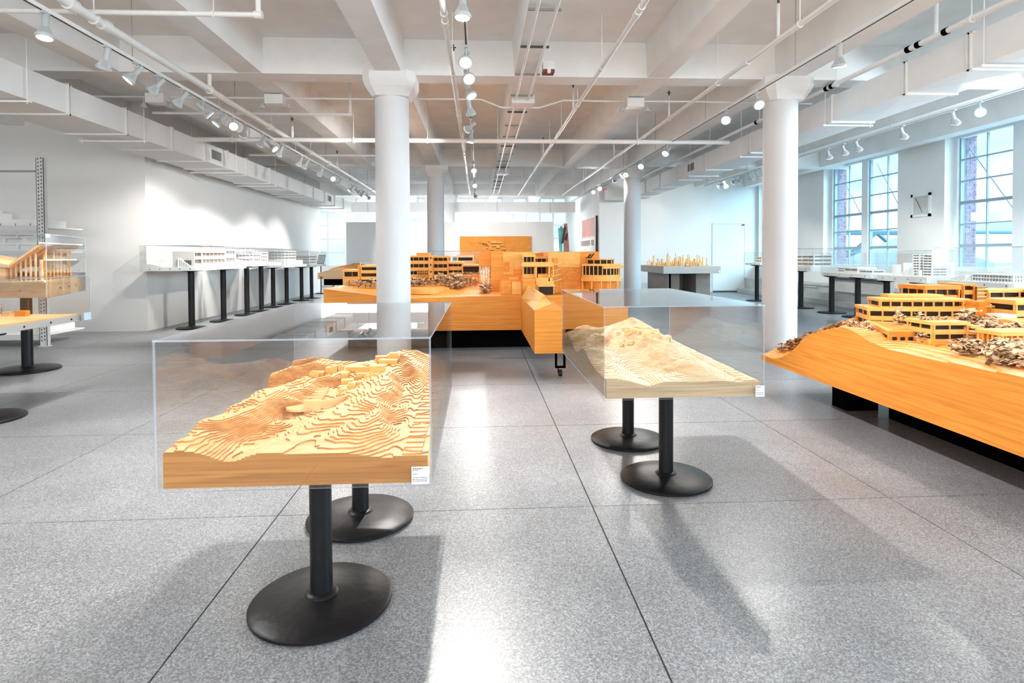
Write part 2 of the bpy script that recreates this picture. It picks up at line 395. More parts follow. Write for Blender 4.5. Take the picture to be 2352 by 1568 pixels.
# ================================================================== STRUCTURE
# ---- floor of cast slabs between sawn joints
FX = [0.60 + 1.655 * k for k in range(-6, 7)]; FX = [-9.3] + [x for x in FX if -9.2 < x < 9.8] + [9.9]
FY = [3.10 + 1.505 * k for k in range(-5, 17)]; FY = [-5.0] + [y for y in FY if -4.9 < y < 27.2] + [27.3]
fl = MB().box(-9.6, 10.6, -5.3, 27.6, -0.25, -0.012).build('floor', 'joint'); as_struct(fl, 'grey polished terrazzo concrete floor in large cast slabs')
for i in range(len(FX) - 1):
    for j in range(len(FY) - 1):
        g = 0.0035
        MB().box(FX[i] + g, FX[i + 1] - g, FY[j] + g, FY[j + 1] - g, -0.04, 0.0).build('floor_slab', 'floor', fl)
# ---- ceiling: slab, joists along the room, girders across it
ZB, ZS = 3.72, 4.17
ce = MB().box(-9.6, 10.6, -5.3, 27.6, ZS, ZS + 0.3).build('ceiling', 'ceil'); as_struct(ce, 'white painted concrete ceiling with joists and girders')
CX = [-6.5, -1.15, 4.2, 9.55]; ROWS = [0.1, 8.0, 15.9, 23.5]
for k in range(-1, 6 * 2 + 1):
    x = -8.28 + 1.783 * k
    if -9.3 < x < 10.2:
        w = 0.165 if abs((x + 1.15) % 5.35) < .2 or abs((x + 1.15) % 5.35 - 5.35) < .2 else 0.15
        MB().prof([(x - w - .03, ZS + .01), (x - w, ZB), (x + w, ZB), (x + w + .03, ZS + .01)], 'y', -5.2, 27.5).build('joist', 'ceil', ce)
for y in ROWS:
    MB().prof([(y - .21, ZS + .01), (y - .18, ZB - .003), (y + .18, ZB - .003), (y + .21, ZS + .01)], 'x', -9.5, 10.5).build('girder', 'ceil', ce)
# ---- round columns with chamfered square capitals
def column(x, y, label):
    t = struct('column', label); t.location = (x, y, 0)
    MB().lathe([(.228, -.01), (.225, 3.46)], (x, y, 0), n=48).build('shaft', 'column', t, smooth=True)
    a, c = .34, .10
    zs = [(3.44, .235), (3.55, .31), (3.63, .34), (ZB + .0, .34), (ZB + .02, .34)]
    mb = MB(); vs = []
    for z, r in zs:
        cc = c * r / a
        vs += [(x - r + cc, y - r, z), (x + r - cc, y - r, z), (x + r, y - r + cc, z), (x + r, y + r - cc, z), (x + r - cc, y + r, z), (x - r + cc, y + r, z), (x - r, y + r - cc, z), (x - r, y - r + cc, z)]
    fs = [tuple(range(8))[::-1], tuple(range(32, 40))]
    for k in range(4):
        for i in range(8): fs.append((k * 8 + i, k * 8 + (i + 1) % 8, k * 8 + 8 + (i + 1) % 8, k * 8 + 8 + i))
    mb.add(vs, fs); mb.build('capital', 'ceil', t)
column(-1.15, 8.0, 'round white column rising behind the near glass case')
column(4.2, 8.0, 'round white column beside the big hillside model near the windows')
column(-1.15, 15.9, 'second round white column of the middle row, behind the honey wood model')
column(4.2, 15.9, 'round white column beside the skyline table')
column(-1.15, 23.5, 'far round white column standing behind the grey partition')
column(-6.5, 8.0, 'round white column outside the view by the storage rack') if False else None
# ---- walls
def wall(name, x0, x1, y0, y1, z0, z1, label=None, m='wall'):
    o = MB().box(x0, x1, y0, y1, z0, z1).build(name, m); as_struct(o, label); return o
wall('wall_left', -6.3, -6.05, 11.3, 22.9, -.02, ZS + .02, 'white wall along the row of white models')
wall('wall_left_return', -9.3, -6.05, 11.08, 11.3, -.02, ZS + .02, 'light grey wall end behind the storage rack').location = (0, -.002, 0)
wall('wall_left_near', -9.5, -9.3, -5.2, 11.3, -.02, ZS + .02)
wall('wall_rear', -9.5, 10.4, -5.2, -5.0, -.02, ZS + .02)
wall('wall_left_far', -9.5, -9.3, 22.9, 27.5, -.02, ZS + .02)
wall('wall_left_far_return', -9.3, -6.3, 22.7, 22.9, -.02, ZS + .02)
wall('wall_back', 4.22, 10.6, 20.4, 20.65, -.02, ZS + .02, 'white wall behind the skyline table with a flush door')
wall('wall_inner', 4.22, 4.4, 20.65, 27.3, -.02, ZS + .02, 'white cross wall carrying the framed poster')
# window wall
XI, XG, XO = 9.9, 10.2, 10.62
BAYS = [(9.0 + 4.4 * k, 12.0 + 4.4 * k) for k in range(-3, 3)] ; BAYS[-1] = (17.8, 20.3)
edges = [-5.0] + [e for b in BAYS for e in b] + [20.4]
ww = struct('wall_window', 'white window wall with deep reveals above a concrete plinth')
MB().box(XI, XO, -5.0, 20.4, -.02, .98).build('spandrel', 'wall', ww)
MB().box(XI, XO, -5.0, 20.4, 3.84, ZS + .02).build('lintel', 'wall', ww)
for k in range(0, len(edges), 2):
    if edges[k + 1] - edges[k] > .02:
        MB().box(XI, XO - .12, edges[k], edges[k + 1], .98, 3.84).build('pier', 'wall', ww)
MB().box(XI - .05, XI, -5.0, 20.4, 3.78, 3.86).build('head_moulding', 'wall', ww)
bw_ = struct('baseboard_window', 'pale concrete plinth and curb along the foot of the window wall')
MB().box(9.15, XI, -5.0, 20.4, -.02, .13).build('plinth_curb', 'concrete', bw_)
MB().box(9.45, XI, -5.0, 20.4, .13, .52).build('plinth_wall', 'concrete', bw_)
MB().box(9.42, 9.46, -5.0, 20.4, .46, .50).build('plinth_rail', 'concrete', bw_)
# windows
def sash_window(n, y0, y1, brick_side=True, vis=True):
    w = struct('window_%d' % n, 'tall white double window of small panes, bay %s from the door' % ordinal({3: 2, 4: 1, 5: 0}.get(n, 3)) if vis else None)
    w.location = (XG, (y0 + y1) / 2, .98)
    z0, z1 = .98, 3.84; fr = .06
    mb = MB(); ym = (y0 + y1) / 2
    for a, b in ((y0, y0 + .09), (y1 - .09, y1), (ym - .12, ym + .12)): mb.box(XG - .09, XG + .05, a, b, z0, z1)
    for a, b in ((z0, z0 + .07), (z1 - .08, z1)): mb.box(XG - .085, XG + .045, y0, y1, a, b)
    mb.build('window_frame', 'frame', w)
    for a, b in ((y0 + .09, ym - .12), (ym + .12, y1 - .09)):
        rows = 6; h = (z1 - .08 - z0 - .07) / rows; hm = (a + b) / 2
        s_ = MB(); s_.box(XG - .02, XG + .02, hm - .012, hm + .012, z0 + .07, z1 - .08)
        for r_ in range(1, rows):
            t_ = .03 if r_ in (1, 3) else .012; zz = z0 + .07 + h * r_
            s_.box(XG - .03, XG + .03, a, b, zz - t_, zz + t_)
        s_.box(XG - .04, XG + .03, a, a + .03, z0 + .07, z1 - .08); s_.box(XG - .04, XG + .03, b - .03, b, z0 + .07, z1 - .08)
        so = s_.build('sash', 'muntin', w)
        if vis:
            for r_ in range(rows):
                for c0, c1 in ((a + .03, hm - .012), (hm + .012, b - .03)):
                    MB().box(XG - .003, XG + .003, c0, c1, z0 + .08 + h * r_, z0 + .06 + h * (r_ + 1)).build('pane', 'glass', so)
    # diagonal tie rod outside the panes
    for a, b in ((y0 + .2, ym - .1), (ym + .2, y1)):
        MB().cyl((XG + .16, b, 3.7), (XG + .16, a, 2.0), .012, n=6).build('tie_rod', 'muntin', w)
    return w
wins = []
for k, (a, b) in enumerate(BAYS): wins.append(sash_window(k, a, b, vis=k >= 3))
# brick reveals outside the panes (the far side of every bay shows its brickwork)
def brick_reveal(yf, single):
    host = struct('wall_brick_reveal'); host.location = (XO - .2, yf, .98)
    MB().box(XG + .08, XO - .1, yf - .005, yf + .02, .98, 3.84).build('mortar_bed', 'mortar', host)
    bw, bh, j = .205, .058, .010
    me = None; rows = int(2.86 / (bh + j)); stuff = MB()
    for r_ in range(rows):
        x = XG + .06 - (r_ % 2) * .1
        while x < XO - .11:
            xa, xb = max(x, XG + .09), min(x + bw, XO - .1)
            if xb - xa > .04:
                z = .99 + r_ * (bh + j); d = .012 + .008 * random.random()
                if single: MB().box(xa, xb, yf - d, yf + .03, z, z + bh).build('brick', 'brick', host)
                else: stuff.box(xa, xb, yf - d, yf + .03, z, z + bh)
            x += bw + j
    if not single: stuff.build('brickwork', 'brick', host, kind='stuff')
brick_reveal(12.0 - .09, True); brick_reveal(16.4 - .09, False); brick_reveal(20.3 - .09, False)
# back wall with bright windows behind the partition
wb = struct('wall_far', 'far end wall with a continuous band of bright windows')
MB().box(-9.3, 4.3, 27.2, 27.5, -.02, .9).build('spandrel', 'wall', wb)
MB().box(-9.3, 4.3, 27.2, 27.5, 3.98, ZS + .02).build('lintel', 'wall', wb)
xs = [-9.3, -6.1, -5.6, -2.5, -2.0, 1.1, 1.6, 4.1, 4.3]
for k in range(1, len(xs) - 1, 2): MB().box(xs[k], xs[k + 1], 27.2, 27.45, .9, 3.98).build('pier', 'wall', wb)
for k in range(4):
    x0, x1 = xs[2 * k], xs[2 * k + 1]
    w = struct('window_%d' % (k + 6)); w.location = ((x0 + x1) / 2, 27.35, .9)
    mb = MB()
    for x in np.linspace(x0, x1, 5): mb.box(x - .03, x + .03, 27.32, 27.38, .9, 3.98)
    for z in np.linspace(.9, 3.98, 6): mb.box(x0, x1, 27.325, 27.375, z - .025, z + .025)
    mb.build('window_frame', 'frame', w)
    MB().box(x0, x1, 27.348, 27.352, .92, 3.96).build('pane', 'glass', w)
# flush door
d = struct('door_1', 'flush white door in the white wall, dark gap at its foot'); d.location = (8.85, 20.4, 0)
MB().box(8.29, 9.41, 20.385, 20.405, .06, 2.40).build('door_leaf', 'wall', d)
mb = MB(); mb.box(8.255, 8.275, 20.38, 20.405, 0, 2.44); mb.box(9.425, 9.445, 20.38, 20.405, 0, 2.44); mb.box(8.255, 9.445, 20.38, 20.405, 2.42, 2.44)
mb.build('door_frame', 'frame', d)
MB().box(8.28, 9.42, 20.37, 20.404, .0, .045).build('door_gap', 'wire', d)
MB().box(9.33, 9.40, 20.35, 20.39, 2.36, 2.40).build('door_catch', 'wire', d)
# partition
pt = MB().box(-4.875, 2.79, 22.0, 22.2, 0, 2.6).build('partition_wall', 'wall'); tag(pt, 'freestanding light grey partition behind the wooden relief panel', 'partition')
# baseboard curb at the partition's right, outside world
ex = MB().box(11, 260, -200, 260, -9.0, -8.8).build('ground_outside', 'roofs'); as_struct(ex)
def outside_roof(x, y, w, d_, z, pitch, label):
    t = thing('warehouse_building', label, 'building', (x, y, z - 6))
    MB().box(x - w / 2, x + w / 2, y - d_ / 2, y + d_ / 2, z - 6, z).build('wall', 'roofs', t)
    MB().prof([(y - d_ / 2 - .4, z), (y + d_ / 2 + .4, z), (y, z + pitch)], 'x', x - w / 2 - .4, x + w / 2 + .4).build('roof', 'roofs', t)
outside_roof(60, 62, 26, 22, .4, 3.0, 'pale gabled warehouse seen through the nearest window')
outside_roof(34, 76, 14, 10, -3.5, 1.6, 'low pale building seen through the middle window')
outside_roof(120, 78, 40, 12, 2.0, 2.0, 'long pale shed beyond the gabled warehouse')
t = thing('truss_bridge', 'steel truss bridge crossing beyond the middle window', 'bridge', (70, 110, -3))
A, B = Vector((34, 84, 0)), Vector((110, 98, 0)); n = 16
MB().cyl((34, 84, 1.2), (110, 98, 1.2), .45, n=6).build('deck_beam', 'truss', t)
MB().cyl((34, 84, 4.6), (110, 98, 4.6), .4, n=6).build('top_chord', 'truss', t)
for k in range(n):
    p = A.lerp(B, k / n); q = A.lerp(B, (k + 1) / n)
    z0, z1 = (1.2, 4.6) if k % 2 else (4.6, 1.2)
    MB().cyl((p.x, p.y, z0), (q.x, q.y, z1), .32, n=5).build('brace', 'truss', t)
    if k % 4 == 0: MB().cyl((p.x, p.y, -9), (p.x, p.y, 1.2), .5, n=6).build('bridge_leg', 'truss', t)
hm = MB(); prev = None
for k in range(61):
    x = 60 + k * 5; y = 200 - k * 1.4; h = 2.2 + 2.6 * float(vnoise(np.array([k * .35]), np.array([.5]), 5)[0])
    cur = (x, y, h)
    if prev: hm.add([(prev[0], prev[1], -9), (x, y, -9), cur, prev, (prev[0] + 30, prev[1] + 40, -9), (x + 30, y + 40, -9)], [(0, 1, 2, 3), (3, 2, 5, 4)])
    prev = cur
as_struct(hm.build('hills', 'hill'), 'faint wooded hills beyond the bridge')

# ================================================================== SERVICES UNDER THE CEILING
def duct_run(name, label, x0, x1, z0, z1, cuts, rods, vents, side):
    t = thing(name, label, 'air duct', ((x0 + x1) / 2, cuts[0], z0))
    for a, b in zip(cuts[:-1], cuts[1:]):
        MB().box(x0, x1, a + .004, b - .004, z0, z1).build('duct_section', 'duct', t)
        mb = MB(); s = .004; zc = (z0 + z1) / 2; ym = (a + b) / 2          # shallow cross-broken belly
        mb.add([(x0, a, z0), (x1, a, z0), (x1, b, z0), (x0, b, z0), ((x0 + x1) / 2, ym, z0 - .016)], [(1, 0, 4), (2, 1, 4), (3, 2, 4), (0, 3, 4)])
        mb.build('duct_belly', 'duct', t)
    fl_ = None
    for y in cuts[1:-1]:
        if fl_ is None:
            mb = MB(); e = .022
            for dy in (-.028, .012):
                mb.box(x0 - e, x0, y + dy, y + dy + .016, z0 - e, z1 + e); mb.box(x1, x1 + e, y + dy, y + dy + .016, z0 - e, z1 + e)
                mb.box(x0 - e, x1 + e, y + dy, y + dy + .016, z0 - e, z0 - .001); mb.box(x0 - e, x1 + e, y + dy, y + dy + .016, z1 + .001, z1 + e)
            fl_ = mb.build('duct_flange', 'pipe', t); y_first = y
        else: inst(fl_, t, (0, y - y_first, 0))
    for y in rods:
        mb = MB()
        for x in (x0 - .035, x1 + .035): mb.cyl((x, y, z0 - .06), (x, y, ZS), .006, n=6)
        mb.box(x0 - .07, x1 + .07, y - .02, y + .02, z0 - .045, z0 - .025)
        mb.build('duct_hanger', 'pipe', t)
    xs_ = x1 if side > 0 else x0
    for y in vents:
        v = MB(); a, b = xs_, xs_ + side * .015
        lo, hi = min(a, b), max(a, b)
        v.box(lo, hi, y - .24, y + .24, zc - .11, zc - .085); v.box(lo, hi, y - .24, y + .24, zc + .085, zc + .11)
        v.box(lo, hi, y - .24, y - .21, zc - .085, zc + .085); v.box(lo, hi, y + .21, y + .24, zc - .085, zc + .085)
        vo = v.build('vent_frame', 'duct', t)
        MB().box(lo + .001 if side > 0 else lo + .009, lo + .006 if side > 0 else hi - .001, y - .21, y + .21, zc - .085, zc + .085).build('vent_recess', 'slot', vo)
        for k in range(13): MB().box(lo, hi, y - .2 + k * .033, y - .19 + k * .033, zc - .085, zc + .085).build('vent_blade', 'rod', vo)
    return t
LC = [2.0, 4.6, 6.1, 7.45, 8.62, 9.85, 11.0, 11.95, 12.9, 14.3, 15.6, 16.8, 18.0, 19.3, 20.6, 21.9, 23.3]
dl = duct_run('air_duct', 'long white rectangular air duct beside the left aisle wall', -5.76, -4.95, 3.09, 3.43, LC, [5.2, 6.75, 9.0, 12.3, 14.6, 17.2, 20.0], [11.45, 19.9], 1)
RC = [2.5, 4.5, 5.75, 6.65, 8.1, 10.6, 12.75, 14.5, 16.0, 17.4, 18.5, 19.6]
dr = duct_run('air_duct', 'long white rectangular air duct with creased belly along the window side', 5.0, 5.6, 3.22, 3.57, RC, [5.55, 8.2, 10.9, 13.6, 16.8], [13.6], -1)
t = thing('air_duct', 'white air duct crossing the room above the grey partition', 'air duct', (-.5, 23.7, 3.09))
cc = [-5.76, -5.0, -3.4, -1.7, .3, 1.2, 2.4, 3.93]
for a, b in zip(cc[:-1], cc[1:]): MB().box(a + .004, b - .004, 23.75, 24.4, 3.09, 3.5).build('duct_section', 'duct', t)
for x in cc[1:-1]: MB().box(x - .02, x + .02, 23.73, 24.42, 3.07, 3.52).build('duct_flange', 'pipe', t)
for x in (-4.4, -1.0, .75, 2.9): MB().cyl((x, 23.72, 3.02), (x, 23.72, ZS), .006, n=6).build('duct_hanger', 'rod', t)
t = thing('duct_elbow', 'short white duct stub turning beside the far column by the exit sign', 'air duct', (4.6, 19.7, 3.2))
MB().box(4.36, 4.98, 19.65, 20.3, 3.22, 3.57).build('duct_section', 'duct', t); MB().box(4.34, 5.0, 19.62, 19.66, 3.2, 3.59).build('duct_flange', 'pipe', t)

# ---- lighting tracks with spotlights
def track(label, x, z, y0, y1):
    t = thing('lighting_track', label, 'lighting track', (x, y0, z))
    MB().box(x - .018, x + .018, y0, y1, z, z + .035).build('rail', 'pipe', t)
    mb = MB(); mb.box(x - .008, x + .008, y0, y1, z - .002, z + .001); mb.build('rail_slot', 'slot', t)
    y = y0 + .8
    while y < y1:
        MB().cyl((x, y, z + .03), (x, y, ZS), .004, n=5).build('hanger_rod', 'rod', t); y += 2.6
    return t
TR = {'left': (-3.6, 3.40), 'centre': (-.11, 3.40), 'right': (3.53, 3.40), 'window': (6.8, 3.40)}
track('white lighting track above the left aisle beside a thick pipe', *TR['left'], 3.0, 20.0)
track('white lighting track along the middle of the room', *TR['centre'], 2.6, 20.0)
track('white lighting track with dark slot passing the column beside the hillside model', *TR['right'], 3.0, 19.6)
track('white lighting track close to the tall windows', *TR['window'], 3.4, 12.2)
track('short white lighting track farther back near the flush door', *TR['window'], 13.8, 17.4)
# shared fixture meshes, built round the pivot with the beam along -Z
PZ = -.115
proto = {}
def build_fixture(x, y, z, aim, label, group, power, cone=74, blend=.55):
    t = thing('track_spotlight', label, 'spotlight', (x, y, z), group)
    piv = Vector((0, 0, PZ))
    d = (Vector(aim) - Vector((x, y, z + PZ))).normalized()
    q = (-d).to_track_quat('Z', 'Y').to_euler()
    if not proto:
        o0 = t.location
        s = MB(); s.box(o0.x - .016, o0.x + .016, o0.y - .04, o0.y + .04, o0.z - .02, o0.z); s.cyl((o0.x, o0.y, o0.z - .02), (o0.x, o0.y, o0.z - .1), .009, n=8)
        s.cyl((o0.x, o0.y, o0.z - .1), (o0.x, o0.y, o0.z - .13), .014, n=8)
        proto['stem'] = s.build('stem', 'lampmetal', t, smooth=True)
        def local(mb, nm, mt):
            o = mb.build(nm, mt, None, smooth=True); o.parent = t; return o
        proto['lamp_holder'] = local(MB().lathe([(.024, .10), (.027, .095), (.027, -.005), (.032, -.02)], n=20), 'lamp_holder', 'lampmetal')
        h = MB(); n = 44
        prof = [(.030, -.012), (.040, -.035), (.052, -.062), (.062, -.088)]
        vs = []; fs = []
        for k, (r, zz) in enumerate(prof):
            for i in range(n):
                rr = r * (1.0 if i % 2 else .84); a = 2 * math.pi * i / n
                vs.append((rr * math.cos(a), rr * math.sin(a), zz))
        for k in range(len(prof) - 1):
            for i in range(n): fs.append((k * n + i, (k + 1) * n + i, (k + 1) * n + (i + 1) % n, k * n + (i + 1) % n))
        h.add(vs, fs); proto['reflector'] = local(h, 'reflector', 'lampmetal')
        proto['rim'] = local(MB().lathe([(.060, -.086), (.069, -.088), (.071, -.100), (.066, -.112), (.058, -.113), (.058, -.105)], n=36, cap=False), 'rim', 'lampmetal')
        proto['lens'] = local(MB().lathe([(.0585, -.105), (.045, -.1095), (.02, -.112)], n=28), 'lens', 'bulb')
        for k in ('lamp_holder', 'reflector', 'rim', 'lens'): proto[k].location = piv; proto[k].rotation_euler = q
    else:
        inst(proto['stem'], t)
        for k in ('lamp_holder', 'reflector', 'rim', 'lens'): inst(proto[k], t, piv, q)
    l = bpy.data.lights.new('spot_beam', 'SPOT'); l.energy = power; l.color = (1.0, .955, .90); l.spot_size = R(cone); l.spot_blend = blend; l.shadow_soft_size = .035
    lo = bpy.data.objects.new('spot_beam', l); COL.objects.link(lo); lo.parent = t; lo.location = piv + d * .125; lo.rotation_euler = d.to_track_quat('-Z', 'Y').to_euler()
    return t
rng = random.Random(3)
LY = [5.16, 5.96, 6.45, 6.89, 7.43, 7.97, 8.51, 8.91, 9.34, 10.1, 10.49, 11.0, 12.19, 12.58, 13.74, 14.78, 15.55, 17.0, 17.74, 18.5, 19.4]
L_AIM = [(-3.45, 4.6, 0), (-4.7, 6.5, .5), (-5.4, 5.4, .8), (-5.6, 6.9, 1.2), (-5.6, 7.4, 1.1), (-1.4, 9.2, .9), (-5.2, 7.6, 1.1), (-.7, 3.0, .7), (-5.6, 11.4, .5), (-5.6, 11.2, 1.2),
         (-1.2, 10.0, .9), (-5.5, 12.2, .5), (-5.5, 13.6, .5), (-5.4, 13.2, 1.0), (-5.5, 14.4, .5), (-1.2, 9.6, .9), (-5.4, 15.6, .5), (-5.4, 16.2, 1.0), (-1.0, 21.9, 1.4), (-5.5, 18.0, 1.0), (-2.0, 21.9, 1.4)]
for i, y in enumerate(LY):
    build_fixture(TR['left'][0], y, TR['left'][1], L_AIM[i], 'white ribbed track spotlight, %s from the viewer on the left aisle track' % ordinal(min(i, 20)), 'spotlights on the left aisle track', SPOT_W * (2.2 if i > 7 else .3 if i == 7 else 1.2))
CYs = [4.57, 5.82, 6.36, 6.9, 7.7, 8.9, 9.57, 13.2, 16.2, 18.9]
C_AIM = [(-.25, 4.4, 0), (-.35, 2.6, .3), (.6, 3.4, .7), (1.2, 5.6, 0), (.4, 9.2, .8), (-5.9, 15.6, .3), (-.5, 9.4, .8), (.4, 9.6, .8), (.6, 10.2, .9), (.6, 21.8, 1.5)]
for i, y in enumerate(CYs):
    build_fixture(TR['centre'][0], y, TR['centre'][1], C_AIM[i], 'white track spotlight, %s from the viewer on the middle track' % ordinal(i), 'spotlights on the middle track', SPOT_W * (6.2 if i == 1 else 3.6 if i == 5 else .5 if i == 4 else .3 if i == 0 else .45 if i == 2 else 1.8 if i == 9 else 1.0), 128 if i == 1 else 74, .4 if i == 1 else .6)
RY = [5.6, 7.31, 8.23, 10.84, 12.54, 13.93, 15.06, 16.97, 17.95]
R_AIM = [(3.75, 5.9, .5), (3.3, 4.3, .7), (1.4, 4.0, .7), (1.3, 8.8, .9), (1.2, 9.0, .9), (1.9, 9.2, .9), (4.2, 22, 2.1), (1.5, 9.6, 1.2), (1.6, 9.0, 1.2)]
for i, y in enumerate(RY):
    build_fixture(TR['right'][0], y, TR['right'][1], R_AIM[i], 'white track spotlight, %s from the viewer on the track passing the right column' % ordinal(i), 'spotlights on the track by the right column', SPOT_W * (.4 if i == 2 else 1.0))
WY = [7.65, 8.09, 9.11, 10.24, 10.63, 11.11, 14.02, 14.44, 14.98, 15.29, 15.93, 16.22]
W_AIM = [(4.0, 4.4, .8), (8.6, 9.2, 1.0), (8.6, 10.2, 1.0), (8.6, 11.2, 1.0), (8.6, 12.0, 1.0), (8.6, 13.0, 1.0), (8.6, 14.8, 1.0), (8.6, 15.6, 1.0), (6.0, 17.4, 1.2), (6.2, 20.3, 1.6), (8.6, 17.5, 1.1), (6.0, 20.3, 2.0)]
for i, y in enumerate(WY):
    build_fixture(TR['window'][0], y, TR['window'][1], W_AIM[i], 'white track spotlight near the windows, %s from the viewer on its track line' % ordinal(i), 'spotlights near the windows', SPOT_W)
# near track-end lamps above the frame; left pair unseen, added to light the floor
build_fixture(TR['left'][0], 3.55, TR['left'][1], (-1.8, 2.2, 0), 'added unseen white track spotlight at the nearest end of the left aisle track', 'spotlights on the left aisle track', SPOT_W * 1.5)
build_fixture(TR['left'][0], 4.2, TR['left'][1], (-2.4, 3.4, 0), 'added unseen white track spotlight next to the nearest end of the left aisle track', 'spotlights on the left aisle track', SPOT_W * 1.3)
build_fixture(TR['centre'][0], 3.45, TR['centre'][1], (1.6, 4.6, 0), 'white track spotlight at the near end of the middle track', 'spotlights on the middle track', SPOT_W * .5, 80, .8)
build_fixture(TR['right'][0], 3.9, TR['right'][1], (3.4, 3.6, .7), 'white track spotlight at the near end of the right track', 'spotlights on the track by the right column', SPOT_W)

# ---- pipes
def pipe_y(label, x, z, y0, y1, r, rod=1.9, couple=None, riser=None, col='pipe'):
    t = thing('ceiling_pipe', label, 'pipe', (x, y0, z))
    MB().cyl((x, y0, z), (x, y1, z), r, n=14).build('pipe_run', col, t, smooth=True)
    y = y0 + .9; h = None
    while y < y1:
        mb = MB(); mb.cyl((x, y - .014, z), (x, y + .014, z), r * 1.32, n=14); mb.cyl((x, y, z), (x, y, ZS), .006, n=6)
        mb.build('pipe_hanger', col, t); y += rod
    for y in couple or []: MB().cyl((x, y - .05, z), (x, y + .05, z), r * 1.35, n=14).build('coupling', col, t, smooth=True)
    for y in riser or []:
        mb = MB(); mb.cyl((x, y, z), (x, y, z + .36), r * .62, n=10); mb.build('sprinkler_riser', col, t, smooth=True)
        mb = MB(); mb.cyl((x, y, z + .36), (x, y, z + .40), .012, n=8); mb.box(x - .03, x + .03, y - .006, y + .006, z + .40, z + .412); mb.box(x - .008, x + .008, y - .008, y + .008, z + .38, z + .44)
        mb.build('sprinkler_head', 'wire', t)
    return t
def pipe_x(label, y, z, x0, x1, r, rods=(), ends=True, drop=.5):
    t = thing('ceiling_pipe', label, 'pipe', ((x0 + x1) / 2, y, z))
    mb = MB(); mb.cyl((x0, y, z), (x1, y, z), r, n=12)
    mb.build('pipe_run', 'pipe', t, smooth=True)
    if ends:
        MB().cyl((x1, y, z - r), (x1, y, z + drop), r, n=12).build('riser', 'pipe', t, smooth=True)
        MB().cyl((x1 - r * 1.5, y, z), (x1 + r * 1.5, y, z), r * 1.5, n=12).build('elbow', 'pipe', t, smooth=True)
    for x in rods:
        mb = MB(); mb.cyl((x, y, z), (x, y, ZS), .005, n=5); mb.cyl((x - .012, y, z), (x + .012, y, z), r * 1.35, n=12); mb.build('pipe_hanger', 'pipe', t)
    return t
pipe_y('thick white pipe running beside the left aisle lighting track', -3.48, 3.52, 2.4, 20.5, .042, 2.3, couple=[5.0, 5.3, 5.75, 10.1, 14.0], riser=[7.9, 11.3, 14.8])
pipe_y('slim white sprinkler pipe close to the middle lighting track', -.29, 3.46, 2.6, 20.5, .026, 1.7, couple=[5.4, 8.9, 12.4], riser=[7.2, 12.9])
pipe_y('slim white sprinkler pipe in the bay right of the cable conduits', 1.46, 3.55, 2.6, 21.5, .026, 1.7, couple=[5.35, 10.7], riser=[4.95, 9.0, 13.2, 16.6])
pipe_y('slim white sprinkler pipe near the right column track', 3.02, 3.5, 2.6, 21.0, .026, 1.9, couple=[6.5, 10.6], riser=[5.8, 9.2, 13.0, 16.5])
t = pipe_y('white pipe with black couplings lying along the window side duct', 4.88, 3.66, 2.5, 19.0, .03, 2.2, couple=[], riser=[6.05])
for y in (5.92, 6.3, 6.45, 7.9, 8.02, 10.1): MB().cyl((4.88, y - .03, 3.66), (4.88, y + .03, 3.66), .037, n=12).build('black_coupling', 'blackflat', t, smooth=True)
pipe_x('thick white pipe crossing the whole room behind the near columns', 10.6, 3.40, -5.0, 4.6, .04, (-4.3, -2.2, -.9, .35, 2.9), ends=False)
pipe_x('slim white pipe end turned up in the nearest bay', 5.55, 3.56, -5.0, -2.0, .024, (-2.4, -3.6))
pipe_x('slim white pipe end turned up in the bay behind the near column', 9.4, 3.57, -5.0, -2.0, .022, (-2.6, -4.0))
pipe_x('slim white pipe end turned up in the third bay', 13.2, 3.57, -5.0, -1.9, .022, (-2.6, -4.0))
# conduits strapped under the middle joist
t = thing('conduit_pair', 'pair of white conduits strapped under the middle joist', 'conduit', (.66, 3, 3.66))
for x in (.56, .74): MB().cyl((x, 2.6, 3.645), (x, 22, 3.645), .017, n=10).build('conduit', 'pipe', t, smooth=True)
for k in range(18):
    y = 3.6 + k * 1.0
    MB().box(.48, .80, y - .010, y + .010, 3.666, 3.69).build('strap_bracket', 'rod' if k % 3 else 'wire', t)
MB().box(.50, .84, 8.72, 9.0, 3.60, 3.715).build('junction_box', 'pipe', t)
MB().box(.50, .84, 16.3, 16.6, 3.60, 3.715).build('junction_box', 'pipe', t)
t = thing('alarm_box', 'small white box with rusty red front under the middle joist', 'alarm box', (.86, 7.3, 3.6))
MB().box(.80, .94, 7.2, 7.36, 3.62, 3.72).build('box_body', 'pipe', t); MB().box(.80, .94, 7.19, 7.34, 3.585, 3.62).build('red_panel', 'rust', t); MB().box(.85, .89, 7.17, 7.2, 3.57, 3.62).build('bracket', 'pipe', t)
t = thing('conduit', 'thin white conduit bending along the ceiling behind the first girder', 'conduit', (0, 8.9, 3.66))
pts = [(-5.6, 8.93, 3.69), (-3.2, 8.93, 3.69), (-1.6, 8.93, 3.69), (-.6, 8.93, 3.70), (.05, 8.93, 3.70), (.35, 9.03, 3.61), (.95, 9.03, 3.61), (1.3, 8.93, 3.70), (2.0, 8.93, 3.69), (3.2, 8.93, 3.70), (5.2, 8.93, 3.68)]
MB().tube(pts, .013, n=8).build('conduit_run', 'pipe', t, smooth=True)
